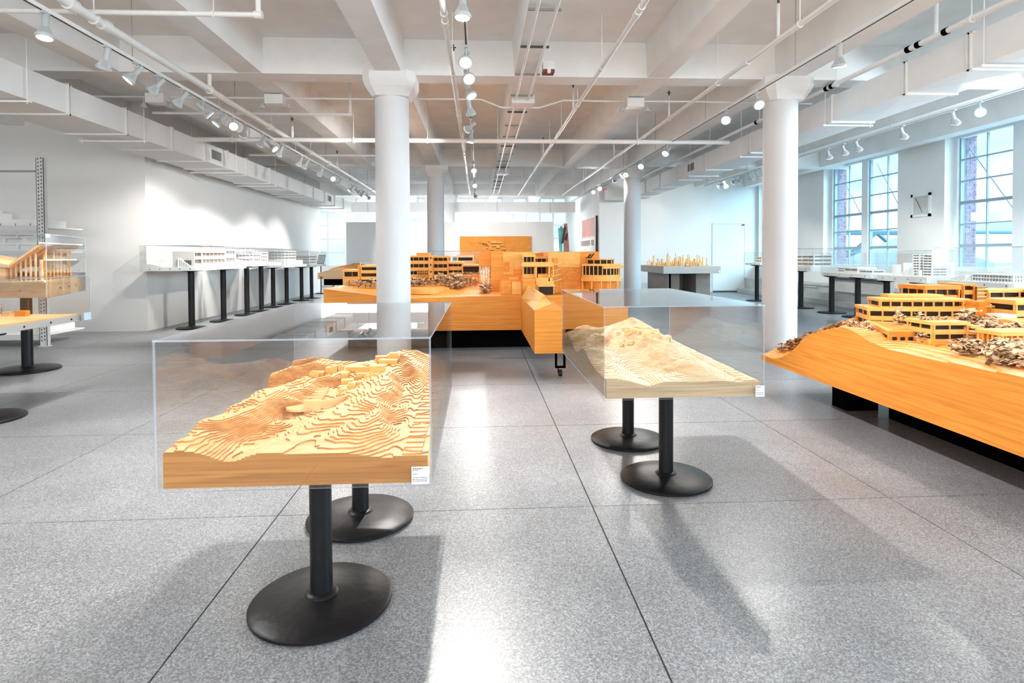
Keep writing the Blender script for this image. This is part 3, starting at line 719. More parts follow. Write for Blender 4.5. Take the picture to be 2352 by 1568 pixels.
def emergency(x, label):
    t = thing('emergency_light', label, 'emergency light', (x, 8.85, 3.6))
    MB().box(x - .13, x + .13, 8.72, 8.90, 3.56, 3.70).build('housing', 'pipe', t, bevel=.01)
    for s in (-1, 1):
        MB().lathe([(.018, .03), (.045, -.03), (.045, -.045)], (x + s * .19, 8.8, 3.55), n=14).build('lamp_head', 'lampmetal', t, smooth=True)
        MB().cyl((x + s * .12, 8.8, 3.6), (x + s * .19, 8.8, 3.57), .01, n=6).build('arm', 'lampmetal', t)
emergency(-4.62, 'white emergency light box beside the left duct')
emergency(-2.95, 'white twin head emergency light on the joist left of the near column')
emergency(2.36, 'white twin head emergency light on the joist right of the conduits')
# exit sign
t = thing('exit_sign', 'small pale sign with glowing red EXIT letters high on the white wall', 'exit sign', (4.5, 20.35, 3.5))
MB().box(4.34, 4.66, 20.32, 20.4, 3.46, 3.68).build('housing', 'signbox', t)
tx = bpy.data.curves.new('exit_letters', 'FONT'); tx.body = 'EXIT'; tx.size = .17; tx.extrude = .004; tx.align_x = 'CENTER'; tx.align_y = 'CENTER'
to = bpy.data.objects.new('exit_letters', tx); COL.objects.link(to); tx.materials.append(M['redsign']); dg = bpy.context.evaluated_depsgraph_get(); lm = bpy.data.meshes.new_from_object(to.evaluated_get(dg)); bpy.data.objects.remove(to)
to = bpy.data.objects.new('exit_letters', lm); COL.objects.link(to); to.parent = t; to.location = (0, -.035, .07); to.rotation_euler = (R(90), 0, 0)
# access hatch on the pier
t = thing('wall_box', 'open recessed white utility box on the pier between the windows', 'utility box', (XI, 12.65, 2.15))
mb = MB()
for a, b, c, d_ in ((12.36, 12.42, 2.16, 2.68), (12.88, 12.94, 2.16, 2.68), (12.36, 12.94, 2.62, 2.68), (12.36, 12.94, 2.16, 2.22)): mb.box(XI - .03, XI + .0, a, b, c, d_)
mb.build('box_frame', 'wall', t)
MB().box(XI - .008, XI - .001, 12.42, 12.88, 2.22, 2.62).build('box_back', 'grey', t)
MB().box(XI - .02, XI - .009, 12.44, 12.86, 2.23, 2.36).build('box_floor', 'steel', t); MB().cyl((XI - .02, 12.8, 2.58), (XI - .02, 12.6, 2.26), .006, n=5).build('wire', 'wire', t)

# ================================================================== DISPLAYS
def pedestal_table(label, poles, ztop, rbase=.268, rpole=.042, plate=.16, group=None):
    cx = sum(p[0] for p in poles) / len(poles); cy_ = sum(p[1] for p in poles) / len(poles)
    t = thing('pedestal_table', label, 'table', (cx, cy_, 0), group)
    b0 = p0 = k0 = None
    for x, y in poles:
        if b0 is None:
            b0 = MB().lathe([(rbase - .012, 0), (rbase, .008), (rbase, .018), (rbase - .014, .027), (rbase * .5, .036), (rpole + .022, .043), (rpole + .014, .052), (rpole, .055)], (x, y, 0), n=56).build('base', 'black', t, smooth=True)
            p0 = MB().cyl((x, y, .04), (x, y, ztop - .02), rpole, n=28).build('pole', 'black', t, smooth=True)
            k0 = MB().lathe([(rpole, -.03), (plate, -.012), (plate, 0)], (x, y, ztop), n=28).build('top_plate', 'blackflat', t, smooth=True); f = (x, y)
        else:
            for o in (b0, p0, k0): inst(o, t, (x - f[0], y - f[1], 0))
    return t
def card(parent, x0, x1, y, z0, z1, lines=8, m='card', heading=True):
    c = MB().box(x0, x1, y - .0012, y, z0, z1).build('label_card', m, parent)
    mb = MB(); w = x1 - x0; h = z1 - z0; rg = random.Random(5)
    for k in range(lines):
        zz = z1 - h * (.12 + .8 * k / lines)
        if k in (2, 4): continue
        th = h * .022 if k else h * .035
        xx = x0 + w * .06; end = x0 + w * (.62 if k == 0 else .4 if k < 5 else .9)
        while xx < end:
            l = w * rg.uniform(.04, .12); mb.box(xx, min(end, xx + l), y - .0016, y - .0011, zz - th, zz + th); xx += l + w * .025
    mb.build('printed_text', 'ink', c, kind='stuff')
    return c

# ---- near glass case with the basswood hillside
pedestal_table('black two column table under the near glass case', [(-.62, 2.30), (-.615, 3.03)], .592)
def h_left(s, t, gx, gy):
    front = .110 + .012 * np.exp(-((s - .05) / .1) ** 2) - .020 * np.exp(-((s - .25) / .07) ** 2) + .004 * np.sin(s * 21) - .018 * np.clip((s - .55) / .3, 0, 1)
    back = np.interp(s, [0, .12, .17, .24, .34, .45, .55, .64, .70, .76, .84, .92, .97, 1], [.155, .176, .190, .172, .166, .162, .178, .212, .226, .222, .206, .186, .150, .13])
    tt = np.clip(t, 0, 1); h = front * (1 - tt ** 1.15) + back * tt ** 1.15
    # spurs running from the summit shelf down to the front edge
    dx = s - .55; dy = 1.12 - t; ang = np.arctan2(dx * .9, dy * 1.45); rad = np.sqrt((dx * .9) ** 2 + (dy * 1.45) ** 2)
    wob = fbm(s * 6, t * 8, 3) - .5
    sp = np.sin(ang * 15 + 3.6 * wob + .5) + .55 * np.sin(ang * 27 + 5 * wob + 1.2 + rad * 2)
    amp = .023 * np.clip((rad - .20) * 2.2, 0, 1) * np.clip(t * 6, 0, 1) * np.clip((.90 - s) * 9, 0, 1)
    h = h + amp * sp + .030 * (fbm(s * 5, t * 7, 11) - .5) * np.clip(t * 5, 0, 1) * np.clip((.95 - s) * 9, .1, 1)
    shelf = np.exp(-(((s - .52) / .20) ** 2 + ((t - .80) / .15) ** 2) ** 2)
    h = h * (1 - .85 * shelf) + .166 * .85 * shelf
    bowl = np.exp(-(((s - .40) / .10) ** 2 + ((t - .56) / .10) ** 2) ** 2); h = h * (1 - .6 * bowl) + .142 * .6 * bowl
    road = np.clip((s - .86) / .05, 0, 1) * np.clip((1.02 - t) * 3, 0, 1); h = h * (1 - road * .8) + (.094 + .045 * t) * road * .8
    plots = (np.abs(((t * 26) % 1) - .5) < .34) * (s > .90) * (s < .975) * .005
    return h + plots
tm = thing('terrain_model', 'honey basswood hillside model with contour steps in the near glass case', 'architectural model', (-.60, 2.66, .594))
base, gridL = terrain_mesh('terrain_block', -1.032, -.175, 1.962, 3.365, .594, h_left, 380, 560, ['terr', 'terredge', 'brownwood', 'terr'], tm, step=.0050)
def blockhouse(parent, grid, x, y, w, d, h, rot, top='terr', side='orangelt', ring=False):
    z = sample(grid, x, y) - .006
    c, s = math.cos(rot), math.sin(rot)
    P = lambda a, b: (x + a * c - b * s, y + a * s + b * c)
    poly = [P(-w / 2, -d / 2), P(w / 2, -d / 2), P(w / 2, d / 2), P(-w / 2, d / 2)]
    mb = MB(); mb.prism(poly, z, z + h, 1, top=0)
    if ring:
        q = [P(-w * .34, -d * .34), P(w * .34, -d * .34), P(w * .34, d * .34), P(-w * .34, d * .34)]; mb.prism(q, z + h, z + h * 1.3, 1, top=0)
    return mb.build('model_building', [top, side], parent)
def at_y(u, y): # world x of a photo column on the plane y (used only to transcribe measured positions)
    return (u - 1100) / 1350 * y
BL = [(726, 3.02, .045, .03, .028), (740, 3.06, .035, .05, .030), (760, 3.1, .03, .05, .036), (772, 3.1, .03, .05, .034), (786, 3.1, .025, .04, .030), (797, 2.98, .03, .05, .030), (812, 3.1, .06, .05, .022),
      (824, 3.16, .05, .04, .022), (842, 3.2, .08, .06, .020), (835, 3.05, .07, .04, .030), (800, 2.92, .06, .05, .022), (792, 2.84, .05, .04, .022), (856, 3.08, .07, .05, .030), (868, 3.0, .075, .06, .045),
      (880, 3.16, .05, .06, .02), (893, 3.2, .10, .05, .028), (905, 3.26, .07, .06, .034), (880, 3.3, .08, .05, .03), (852, 3.26, .05, .05, .016), (818, 2.86, .03, .06, .016), (808, 2.74, .035, .04, .03), (795, 2.72, .045, .05, .022),
      (826, 2.8, .03, .03, .02), (845, 2.9, .02, .02, .016), (855, 2.9, .02, .02, .016), (866, 2.9, .02, .02, .016), (832, 2.95, .05, .03, .02)]
for k, (u, y, w, d_, h) in enumerate(BL): blockhouse(tm, gridL, at_y(u, y), y, w, d_, h, rng.uniform(-.12, .2), ring=k % 4 == 0)
zb = sample(gridL, -.62, 2.74)
for k in range(7):   # curved terraces of the garden bowl
    mb = MB(); r0_, r1_ = .055 + .011 * k, .066 + .011 * k; cx_, cy_ = -.70, 2.66; n = 18; vs = []
    for i in range(n):
        a = -1.9 + 3.0 * i / (n - 1)
        for r in (r0_, r1_): vs.append((cx_ + r * math.cos(a), cy_ + 1.15 * r * math.sin(a)))
    out = [vs[2 * i + 1] for i in range(n)] + [vs[2 * i] for i in range(n)][::-1]
    mb.prism(out, zb - .04, zb - .010 + .0045 * k); mb.build('garden_terrace', 'terr', tm)
for k in range(5):
    MB().box(-.80 + .012 * k, -.70, 2.62 + .032 * k, 2.636 + .032 * k, zb - .05, zb - .006 + .005 * k).build('terrace_step', 'terr', tm)
MB().lathe([(.062, 0), (.062, .010)], (-.76, 2.54, zb - .022), n=28).build('lawn_disc', 'terr', tm)
ac = acrylic_case('display_case', 'clear acrylic case over the honey basswood hillside, nearest the viewer', rect(-1.048, -.160, 1.94, 3.39), .590, 1.083)
card(ac, -.226, -.168, 1.939, .597, .655)

# ---- second glass case with the pale hillside
pedestal_table('black two column table under the pale hillside case', [(1.112, 3.44), (1.075, 4.19)], .596)
def h_right(s, t, gx, gy):
    front = .085 + .020 * np.exp(-((s - .02) / .12) ** 2) - .016 * np.exp(-((s - .28) / .07) ** 2) + .003 * np.sin(s * 19) - .006 * np.clip((s - .6) / .3, 0, 1)
    back = np.interp(s, [0, .10, .18, .30, .42, .55, .64, .72, .8, .9, 1], [.15, .20, .21, .185, .20, .235, .26, .24, .20, .14, .10])
    h = front * (1 - t ** 1.1) + back * t ** 1.1
    dx = s - .55; dy = 1.1 - t; ang = np.arctan2(dx * .9, dy * 1.6); rad = np.sqrt((dx * .9) ** 2 + (dy * 1.6) ** 2)
    wob = fbm(s * 5, t * 7, 23) - .5
    sp = np.sin(ang * 13 + 3.2 * wob + 1.1) + .5 * np.sin(ang * 23 + 4 * wob)
    amp = .026 * np.clip((rad - .22) * 2.2, 0, 1) * np.clip(t * 6, 0, 1) * np.clip((.86 - s) * 7, 0, 1)
    h = h + amp * sp + .03 * (fbm(s * 6, t * 8, 31) - .5) * np.clip(t * 5, 0, 1) * np.clip((.95 - s) * 9, .1, 1)
    shelf = np.exp(-(((s - .56) / .18) ** 2 + ((t - .74) / .13) ** 2) ** 2); h = h * (1 - .8 * shelf) + .205 * .8 * shelf
    road = np.clip((s - .84) / .05, 0, 1) * np.clip((1.02 - t) * 3, 0, 1); h = h * (1 - road * .8) + (.080 + .02 * t) * road * .8
    plots = (np.abs(((t * 24) % 1) - .5) < .36) * (s > .89) * (s < .975) * .006
    return h + plots
tm2 = thing('terrain_model', 'pale whitish wood hillside model in the second glass case', 'architectural model', (1.1, 3.77, .598))
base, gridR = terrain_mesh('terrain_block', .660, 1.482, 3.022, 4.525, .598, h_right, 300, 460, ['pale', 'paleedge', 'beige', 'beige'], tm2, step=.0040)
for k in range(34):
    a = rng.uniform(0, 1); x = .98 + .30 * a + rng.uniform(-.05, .05); y = 4.02 + rng.uniform(-.12, .22)
    blockhouse(tm2, gridR, x, y, rng.uniform(.02, .06), rng.uniform(.02, .05), rng.uniform(.016, .04), rng.uniform(-.2, .2), top='pale', side='terr', ring=k % 5 == 0)
for k in range(8):
    MB().box(1.20 + .014 * k, 1.208 + .014 * k, 3.92, 4.0, sample(gridR, 1.25, 3.95) - .01, sample(gridR, 1.25, 3.95) + .012 + .003 * k).build('garden_wall', 'pale', tm2)
ac2 = acrylic_case('display_case', 'clear acrylic case over the pale hillside model', rect(.644, 1.500, 3.0, 4.55), .594, 1.083)
card(ac2, 1.448, 1.496, 2.999, .60, .658)

# ---- helpers for the detailed wooden buildings
def poly_off(poly, d):
    n = len(poly); out = []
    for i in range(n):
        p, q, r = Vector(poly[i - 1]), Vector(poly[i]), Vector(poly[(i + 1) % n])
        e1 = (q - p).normalized(); e2 = (r - q).normalized()
        n1 = Vector((e1.y, -e1.x)); n2 = Vector((e2.y, -e2.x)); m = n1 + n2
        m = m / max(.3, m.dot(n1)) if m.length > 1e-6 else n1
        out.append(tuple(q + m * d))
    return out
def banded(parent, name, poly, z0, floors, fh, wall_m='orangelt', core='dark', mull=.05, inset=.020, roof=.4, band=.5, bays=None, lab=None, lift=.0):
    """storeys of solid wood bands with dark recessed window strips and posts; polygons anticlockwise"""
    z1 = z0 + floors * fh + lift
    b = MB().prism(poly_off(poly, -inset), z0 - .01, z1).build(name, core, parent, label=lab)
    if lift: MB().prism(poly, z0 - .01, z0 + lift).build('plinth', wall_m, b)
    for k in range(floors):
        zz = z0 + lift + k * fh
        MB().prism(poly, zz, zz + fh * band).build('floor_band', wall_m, b)
    MB().prism(poly_off(poly, .008), z1 - fh * .04, z1 + fh * roof * .6).build('roof_slab', wall_m, b)
    mb = MB(); n = len(poly)
    for i in range(n):
        p, q = Vector(poly[i]), Vector(poly[(i + 1) % n]); L_ = (q - p).length; e = (q - p).normalized(); nn = Vector((e.y, -e.x))
        m = max(1, int(round(L_ / (mull * 2.4))))
        for j in range(m + 1):
            c = p + e * (L_ * j / m) - nn * .009; w = .003 if j % 3 else .006
            a = [c - e * w - nn * .006, c + e * w - nn * .006, c + e * w + nn * .004, c - e * w + nn * .004]
            mb.prism([(v.x, v.y) for v in a][::1], z0 + lift, z1)
    mb.build('window_posts', wall_m, b, kind='stuff')
    return b
def arc(cx, cy_, r, a0, a1, n): return [(cx + r * math.cos(R(a0 + (a1 - a0) * i / n)), cy_ + r * math.sin(R(a0 + (a1 - a0) * i / n))) for i in range(n + 1)]
def rrect(x0, x1, y0, y1): return [(x0, y0), (x1, y0), (x1, y1), (x0, y1)]

# ---- big honey wood campus model in the middle
cm = thing('campus_model', 'large honey wood campus model with cliff blocks in the middle of the room', 'architectural model', (0, 9.6, .3))
def h_c(s, t, gx, gy):
    front = np.interp(gx, [-2.16, -1.4, -.97, -.1, .62, 2.14], [.61, .50, .465, .485, .49, .49])
    back = np.interp(gx, [-2.16, -1.0, 0, .62, 2.14], [.60, .59, .60, .60, .60])
    w = np.clip((gy - 8.3) / 1.1, 0, 1); w = w * w * (3 - 2 * w)
    return front * (1 - w) + back * w + .012 * (fbm(gx * 3, gy * 3, 4) - .5) * np.clip((gy - 8.35) * 8, 0, 1)
blk, gridC = terrain_mesh('site_block', -2.16, .612, 8.3, 12.4, .292, h_c, 120, 150, ['ply', 'orange', 'orange', 'orangeX'], cm, step=.007)
MB().box(.616, 2.13, 8.3, 12.4, .292, .78).build('site_block', 'orange', cm)
for z in (.45, .62): MB().box(.617, 2.131, 8.2985, 8.302, z, z + .003).build('board_joint', 'terredge', cm)
sl = MB(); sl.prism(rrect(.592, .925, 6.27, 8.298), .292, [.757, .757, .79, .75]); arm = sl.build('site_arm', 'orange', cm, label='narrow wooden arm of the model reaching forward')
for z in (.40, .52, .66): MB().box(.5915, .926, 6.2688, 6.272, z, z + .003).build('board_joint', 'terredge', arm)
sl = MB(); sl.add([(.592, 6.275, .757), (.595, 8.29, .75), (.70, 8.29, .93), (.76, 7.3, .86), (.925, 8.29, .79), (.925, 7.0, .757), (.70, 6.9, .80)],
                  [(0, 6, 3, 2, 1), (6, 5, 4, 3), (3, 4, 2), (0, 5, 6)]); sl.build('gable_hill', 'orangelt', arm)
MB().box(-1.9, 2.0, 8.62, 12.1, 0, .292).build('plinth', 'blackflat', cm)
def caster(parent, x, y, ztop):
    mb = MB(); mb.box(x - .058, x - .036, y - .02, y + .02, .09, ztop); mb.box(x + .036, x + .058, y - .02, y + .02, .09, ztop); mb.box(x - .058, x + .058, y - .02, y + .02, .09, .112)
    f = mb.build('caster_frame', 'blackflat', parent)
    MB().cyl((x - .018, y, .036), (x + .018, y, .036), .036, n=20).build('wheel', 'rubber', f, smooth=True)
    MB().box(x - .026, x - .02, y - .02, y + .02, .036, .095).build('fork', 'blackflat', f)
caster(cm, .90, 6.5, .292); caster(cm, 1.75, 8.45, .292); caster(cm, 2.02, 8.5, .292)
# cliff blocks: stacked boards of slightly different faces
def cliff(name, x0, x1, y0, y1, z0, z1, seams, lab=None):
    b = MB().box(x0, x1, y0, y1, z0, z1).build(name, 'orange', cm, label=lab)
    rg = random.Random(int(x0 * 100) + 9)
    for (a, c, lo, hi, pr) in seams: MB().box(a, c, y0 - pr, y0 + .02, lo, hi).build('face_board', rg.choice(['orange', 'orangeX', 'orangelt', 'orange']), b)
    return b
cliff('cliff_block', .0, .18, 8.95, 9.9, 1.19, 1.40, [])
cliff('cliff_block', .18, .83, 8.82, 9.9, .75, 1.40, [(.182, .36, 1.0, 1.398, .010), (.362, .52, 1.06, 1.398, .016), (.522, .83, 1.14, 1.396, .008), (.37, .46, 1.10, 1.25, .022), (.182, .31, .77, .98, .024), (.32, .44, .77, 1.0, .018), (.45, .60, .77, 1.02, .026), (.60, .66, .77, .99, .014)])
cliff('cliff_block', .30, .62, 8.4, 8.84, .78, .985, [(.32, .46, .79, .975, .01), (.47, .60, .79, .97, .014)])
cliff('cliff_block', .62, .80, 8.33, 8.84, .785, 1.02, [])
cliff('cliff_block', 1.06, 1.86, 9.0, 10.2, .76, 1.40, [(1.062, 1.56, 1.16, 1.39, .006), (1.062, 1.56, .95, 1.155, .009), (1.30, 1.57, .77, .945, .006)], 'tall flat wooden cliff block at the back of the model')
cliff('cliff_block', .83, 1.06, 9.7, 10.2, 1.1, 1.385, [(.84, .95, 1.26, 1.34, .02), (.95, 1.05, 1.2, 1.27, .02)])
# glimpse of stairs and pavilion in the cut between the cliffs
banded(cm, 'pavilion', rrect(.64, .82, 8.55, 8.9), 1.02, 2, .155, mull=.022, band=.35, lab='small pavilion with dark slatted windows')
banded(cm, 'pavilion', rrect(.83, 1.12, 9.1, 9.5), 1.02, 2, .14, mull=.03, band=.3)
MB().box(.62, 1.16, 8.5, 8.62, 1.20, 1.225).build('balcony_slab', 'orangelt', cm); MB().box(.62, 1.08, 8.49, 8.5, 1.185, 1.25).build('parapet', 'orangelt', cm)
for x in (.83, 1.02, 1.08): MB().box(x - .008, x + .008, 8.5, 8.53, .80, 1.21).build('post', 'orangelt', cm)
for k in range(4): MB().box(.80 + .02 * k, 1.08, 8.40 + .05 * k, 8.9, .785, .92 + .05 * k).build('terrace_step', 'orangelt', cm)
MB().box(.86, 1.06, 8.36, 8.41, .785, .90).build('tunnel_mouth', 'dark', cm); MB().box(.84, 1.09, 8.34, 8.42, .90, .925).build('tunnel_lintel', 'orangelt', cm)
tw = MB().box(1.10, 1.165, 8.62, 8.78, .79, 1.31).build('stair_tower', 'orange', cm, label='slim stair tower with white fin landings')
for z in (.97, 1.05, 1.13, 1.21):
    mb = MB(); mb.add([(1.06, 8.5, z - .012), (1.12, 8.52, z), (1.20, 8.52, z + .022), (1.20, 8.62, z + .022), (1.12, 8.62, z), (1.06, 8.6, z - .012)], [(0, 1, 4, 5), (1, 2, 3, 4)])
    vs = [(v[0], v[1], v[2] + .008) for v in mb.v]; mb.add(vs, [(5, 4, 1, 0), (4, 3, 2, 1)]); mb.add([mb.v[i] for i in range(6)] + vs, [(0, 6, 7, 1), (1, 7, 8, 2), (2, 8, 9, 3), (5, 11, 6, 0)])
    mb.build('landing_fin', 'pale', tw)
# slatted court at the foot of the first cliff
mb = MB()
for x in (.01, .05, .085, .12, .15): mb.box(x, x + .014, 8.86, 8.89, .93, 1.19)
for z in (.97, 1.05, 1.13): mb.box(0, .18, 8.865, 8.885, z, z + .008)
mb.build('screen_posts', 'orangelt', cm, kind='stuff')
for k in range(4): MB().cyl((.105, 8.84, .94 + .06 * k), (.17, 8.84, 1.0 + .06 * k), .008, n=5).build('brace', 'pale', cm)
# drum building at the right end
dc = (1.86, 9.05); pol = arc(dc[0], dc[1], .33, -150, 60, 18) + [(1.62, 9.35)]
b = banded(cm, 'drum_building', pol, .99, 1, .20, band=.28, mull=.035, roof=.2, lab='round two storey drum building on slim posts')
MB().prism(poly_off(pol, .02), .95, 1.0).build('drum_base_band', 'orangelt', b)
MB().prism(arc(dc[0], dc[1], .27, -150, 60, 14) + [(1.68, 9.3)], .78, .95).build('drum_core', 'orangeX', b)
MB().prism(arc(dc[0] + .06, dc[1], .33, -100, 40, 12) + [(1.86, 9.3), (1.8, 9.1)], 1.14, 1.18).build('upper_parapet', 'orangelt', b)
MB().prism(arc(dc[0], dc[1], .22, -150, 40, 12) + [(1.75, 9.2)], 1.20, 1.27).build('upper_core', 'dark', b)
MB().prism(arc(dc[0], dc[1], .24, -150, 40, 12) + [(1.75, 9.2)], 1.27, 1.285).build('roof_slab', 'orange', b)
for a in (-150, -120, -95, -70, -45, -20, 0):
    x, y = dc[0] + .33 * math.cos(R(a)), dc[1] + .33 * math.sin(R(a)); MB().box(x - .009, x + .009, y - .009, y + .009, .78, .96).build('post', 'orangelt', b)
    x, y = dc[0] + .23 * math.cos(R(a)), dc[1] + .23 * math.sin(R(a)); MB().box(x - .006, x + .006, y - .006, y + .006, 1.19, 1.275).build('upper_post', 'orangelt', b)
for sx in (1.66, .72):
    mb = MB(); mb.cyl((sx, 8.9, 1.31), (sx + .05, 8.9, 1.36), .012, n=6); mb.cyl((sx + .03, 8.86, 1.30), (sx + .09, 8.86, 1.37), .01, n=6); mb.box(sx - .03, sx + .04, 8.84, 8.94, 1.30, 1.312); mb.build('roof_sculpture', 'dark', cm)
# four storey block and its neighbours
banded(cm, 'office_block', rrect(-1.14, -.80, 9.55, 10.3), .88, 4, .112, mull=.032, lab='four storey block with dark window strips')
banded(cm, 'office_block', rrect(-.80, -.745, 9.5, 10.3), .88, 4, .112, mull=.06, band=.75)
banded(cm, 'office_block', rrect(-.745, -.50, 9.6, 10.3), .88, 4, .110, mull=.04)
MB().box(-1.02, -.82, 9.7, 10.2, 1.33, 1.395).build('roof_house', 'orange', cm)
mb = MB()
for x in np.linspace(-.99, -.82, 7): mb.box(x - .004, x + .004, 9.52, 9.55, .89, 1.12)
for z in np.linspace(.92, 1.12, 6): mb.box(-.99, -.82, 9.52, 9.55, z - .004, z + .004)
mb.build('glazed_grid', 'orangelt', cm, kind='stuff')
banded(cm, 'low_block', rrect(-.52, -.27, 10.0, 10.5), .88, 3, .11, mull=.03, band=.6)
banded(cm, 'low_block', rrect(-.28, .02, 9.8, 10.4), .88, 1, .30, mull=.09, band=.55, roof=.1)
MB().box(-.32, .03, 9.42, 9.75, .86, 1.03).build('retaining_wall', 'orange', cm); MB().box(-.12, .02, 9.41, 9.43, .89, .97).build('wall_niche', 'orangeX', cm)
banded(cm, 'low_block', rrect(-.40, -.10, 10.9, 11.4), 1.0, 2, .16, mull=.1, wall_m='pale', band=.6, lab='pale card block behind the wooden ones')
MB().prism(arc(-.82, 8.95, .33, 200, 340, 16), .79, .862).build('sunken_pool_wall', 'orangelt', cm); MB().prism(arc(-.82, 8.9, .25, 205, 335, 14), .80, .840).build('pool_recess', 'dark', cm)
MB().box(-1.20, -.45, 8.95, 9.2, .80, .866).build('terrace_wall', 'orangelt', cm)
MB().box(-1.13, -.62, 8.945, 8.952, .815, .85).build('terrace_niche', 'orangeX', cm)
# left wing
banded(cm, 'left_wing', rrect(-2.14, -1.86, 9.4, 10.1), .89, 1, .22, mull=.07, band=.62, roof=.15, lab='plain orange wing with small square windows')
banded(cm, 'left_wing', rrect(-1.84, -1.30, 9.25, 10.1), .88, 3, .10, mull=.12, lab='three storey wing with glass rail on its roof')
MB().box(-1.87, -1.845, 9.2, 9.26, .88, 1.21).build('wall_fin', 'orange', cm)
mb = MB()
for x in np.linspace(-1.84, -1.30, 7): mb.box(x - .005, x + .005, 9.25, 9.26, 1.2, 1.245)
mb.box(-1.84, -1.30, 9.25, 9.262, 1.24, 1.248); mb.build('roof_rail', 'pale', cm, kind='stuff')
# trees of shaved wood
rg = random.Random(11)
for x, y, h, r, n in [(-1.98, 9.1, .10, .06, 26), (-1.90, 9.05, .11, .06, 26), (-1.82, 9.0, .15, .07, 34), (-1.72, 9.02, .10, .06, 26), (-1.63, 8.98, .16, .08, 40), (-1.55, 9.02, .12, .06, 26),
                      (-1.10, 9.3, .13, .08, 34), (-1.02, 9.28, .13, .08, 34), (-.94, 9.3, .12, .08, 34), (-.86, 9.28, .12, .07, 30), (-.77, 9.3, .11, .06, 24), (-.68, 9.32, .17, .08, 38), (-.60, 9.3, .20, .09, 46), (-.52, 9.25, .16, .09, 40),
                      (-.46, 9.1, .15, .09, 46), (-.38, 9.1, .22, .11, 60), (-.28, 9.08, .20, .10, 54), (-.34, 8.98, .12, .10, 50), (-.22, 9.15, .14, .08, 36), (-.14, 9.2, .15, .07, 30), (-.06, 9.15, .14, .06, 28), (-.46, 9.55, .19, .06, 30),
                      (.05, 8.7, .12, .07, 36), (.10, 8.66, .19, .06, 34), (.15, 8.72, .14, .06, 30), (.08, 8.6, .09, .09, 36)]:
    model_tree(cm, x, y, sample(gridC, x, y) - .005, h, r, n, rg)
for k in range(9): model_tree(cm, -.34 + .045 * k, 9.62 + .03 * (k % 2), 1.02, .06, .04, 14, rg, size=.014)

# ---- hillside campus model near the windows
hm = thing('hillside_model', 'large honey wood hillside model with layered buildings beside the window tables', 'architectural model', (3.9, 4.2, .3))
def h_h(s, t, gx, gy):
    edge = np.interp(gy, [2.3, 2.9, 3.34, 3.85, 4.05, 4.2, 4.35, 4.6, 4.85, 5.2, 5.45, 5.7], [.42, .415, .405, .40, .425, .47, .495, .44, .36, .20, .085, .06])
    far = np.interp(gx, [2.79, 3.1, 3.5, 3.9, 4.4, 5.6], [.06, .17, .34, .47, .50, .50])
    wy = np.clip((gy - 4.15) / 1.5, 0, 1)
    hill = edge * (1 - wy) + np.minimum(far, edge + .45) * wy
    w = np.clip((gx - 2.79) / .5, 0, 1); w = w * w * (3 - 2 * w)
    inner = np.where(gy > 4.4, np.maximum(far, .46 - .0 * gy) * wy + .47 * (1 - wy), .44 + .03 * np.clip((gx - 3.1) / .8, 0, 1))
    r = edge * (1 - w) + inner * w
    k = np.clip((gy - 4.9) / .6, 0, 1)
    return r * (1 - k) + np.minimum(r, far) * k
hb, gridH = terrain_mesh('site_block', 2.79, 5.6, 2.3, 5.66, .297, h_h, 190, 230, ['ply', 'orange', 'orangeX', 'orangeX'], hm, step=.0075)
MB().box(3.17, 5.3, 2.2, 5.0, 0, .297).build('plinth', 'blackflat', hm) if False else None
for y0, y1 in ((4.84, 5.05),): MB().box(3.14, 3.42, y0, y1, 0, .297).build('leg', 'blackflat', hm)
MB().box(3.34, 5.2, 2.3, 4.60, 0, .297).build('plinth', 'blackflat', hm)
def zH(x, y): return sample(gridH, x, y)
_seen = set(hm.children)
def shift_new(dx, dy=0):
    for o in hm.children:
        if o not in _seen: o.location.x += dx; o.location.y += dy; _seen.add(o)
# long curved building on the ridge, upper storey set back
def curved(z0, floors, fh, r_out, r_in, a0, a1, cx, cyy, nm, lab=None, **kw):
    pts = arc(cx, cyy, r_out, a0, a1, 8) + arc(cx, cyy, r_in, a1, a0, 8)
    return banded(hm, nm, pts, z0, floors, fh, lab=lab, **kw)
MB().prism(arc(3.75, 6.6, 2.03, 249, 277, 16) + arc(3.75, 6.6, 1.6, 277, 249, 16), .60, .715).build('curved_podium', 'orange', hm)
curved(.71, 2, .082, 2.0, 1.62, 250, 275, 3.75, 6.6, 'curved_block', lab='long curved building with two dark window strips', mull=.10, roof=.45, band=.45)
curved(.885, 1, .062, 1.94, 1.66, 253, 273, 3.75, 6.6, 'curved_block', mull=.10, roof=.55, band=.35)
MB().prism(arc(3.75, 6.62, 1.98, 254, 274, 16) + arc(3.75, 6.62, 1.7, 274, 254, 16), .955, .970).build('roof_slab', 'orangelt', hm)
MB().prism(arc(3.79, 6.66, 1.86, 256, 270, 12) + arc(3.79, 6.66, 1.7, 270, 256, 12), .972, .995).build('roof_house', 'orangelt', hm)
for k in range(4): MB().box(3.90, 4.04, 4.50 + .0 * k, 4.62, .73 + .06 * k, .745 + .06 * k).build('balcony_slab', 'orangelt', hm)
MB().box(3.86, 3.93, 4.52, 4.66, .70, .955).build('stair_tower', 'orange', hm)
shift_new(.175)
# square block in front with its retaining wall
banded(hm, 'office_block', rrect(2.985, 3.24, 3.85, 4.10), .725, 2, .066, mull=.05, roof=.5, lab='two storey block with dark window strips in front of the curved building')
MB().box(2.95, 3.30, 3.785, 3.845, .66, .735).build('retaining_wall', 'orange', hm)
for k, (x1, z) in enumerate(((3.30, .745), (3.34, .79), (3.31, .835))): MB().box(3.24, x1, 3.83, 4.04, z, z + .016).build('balcony_slab', 'orangelt' if k else 'white', hm)
shift_new(.12)
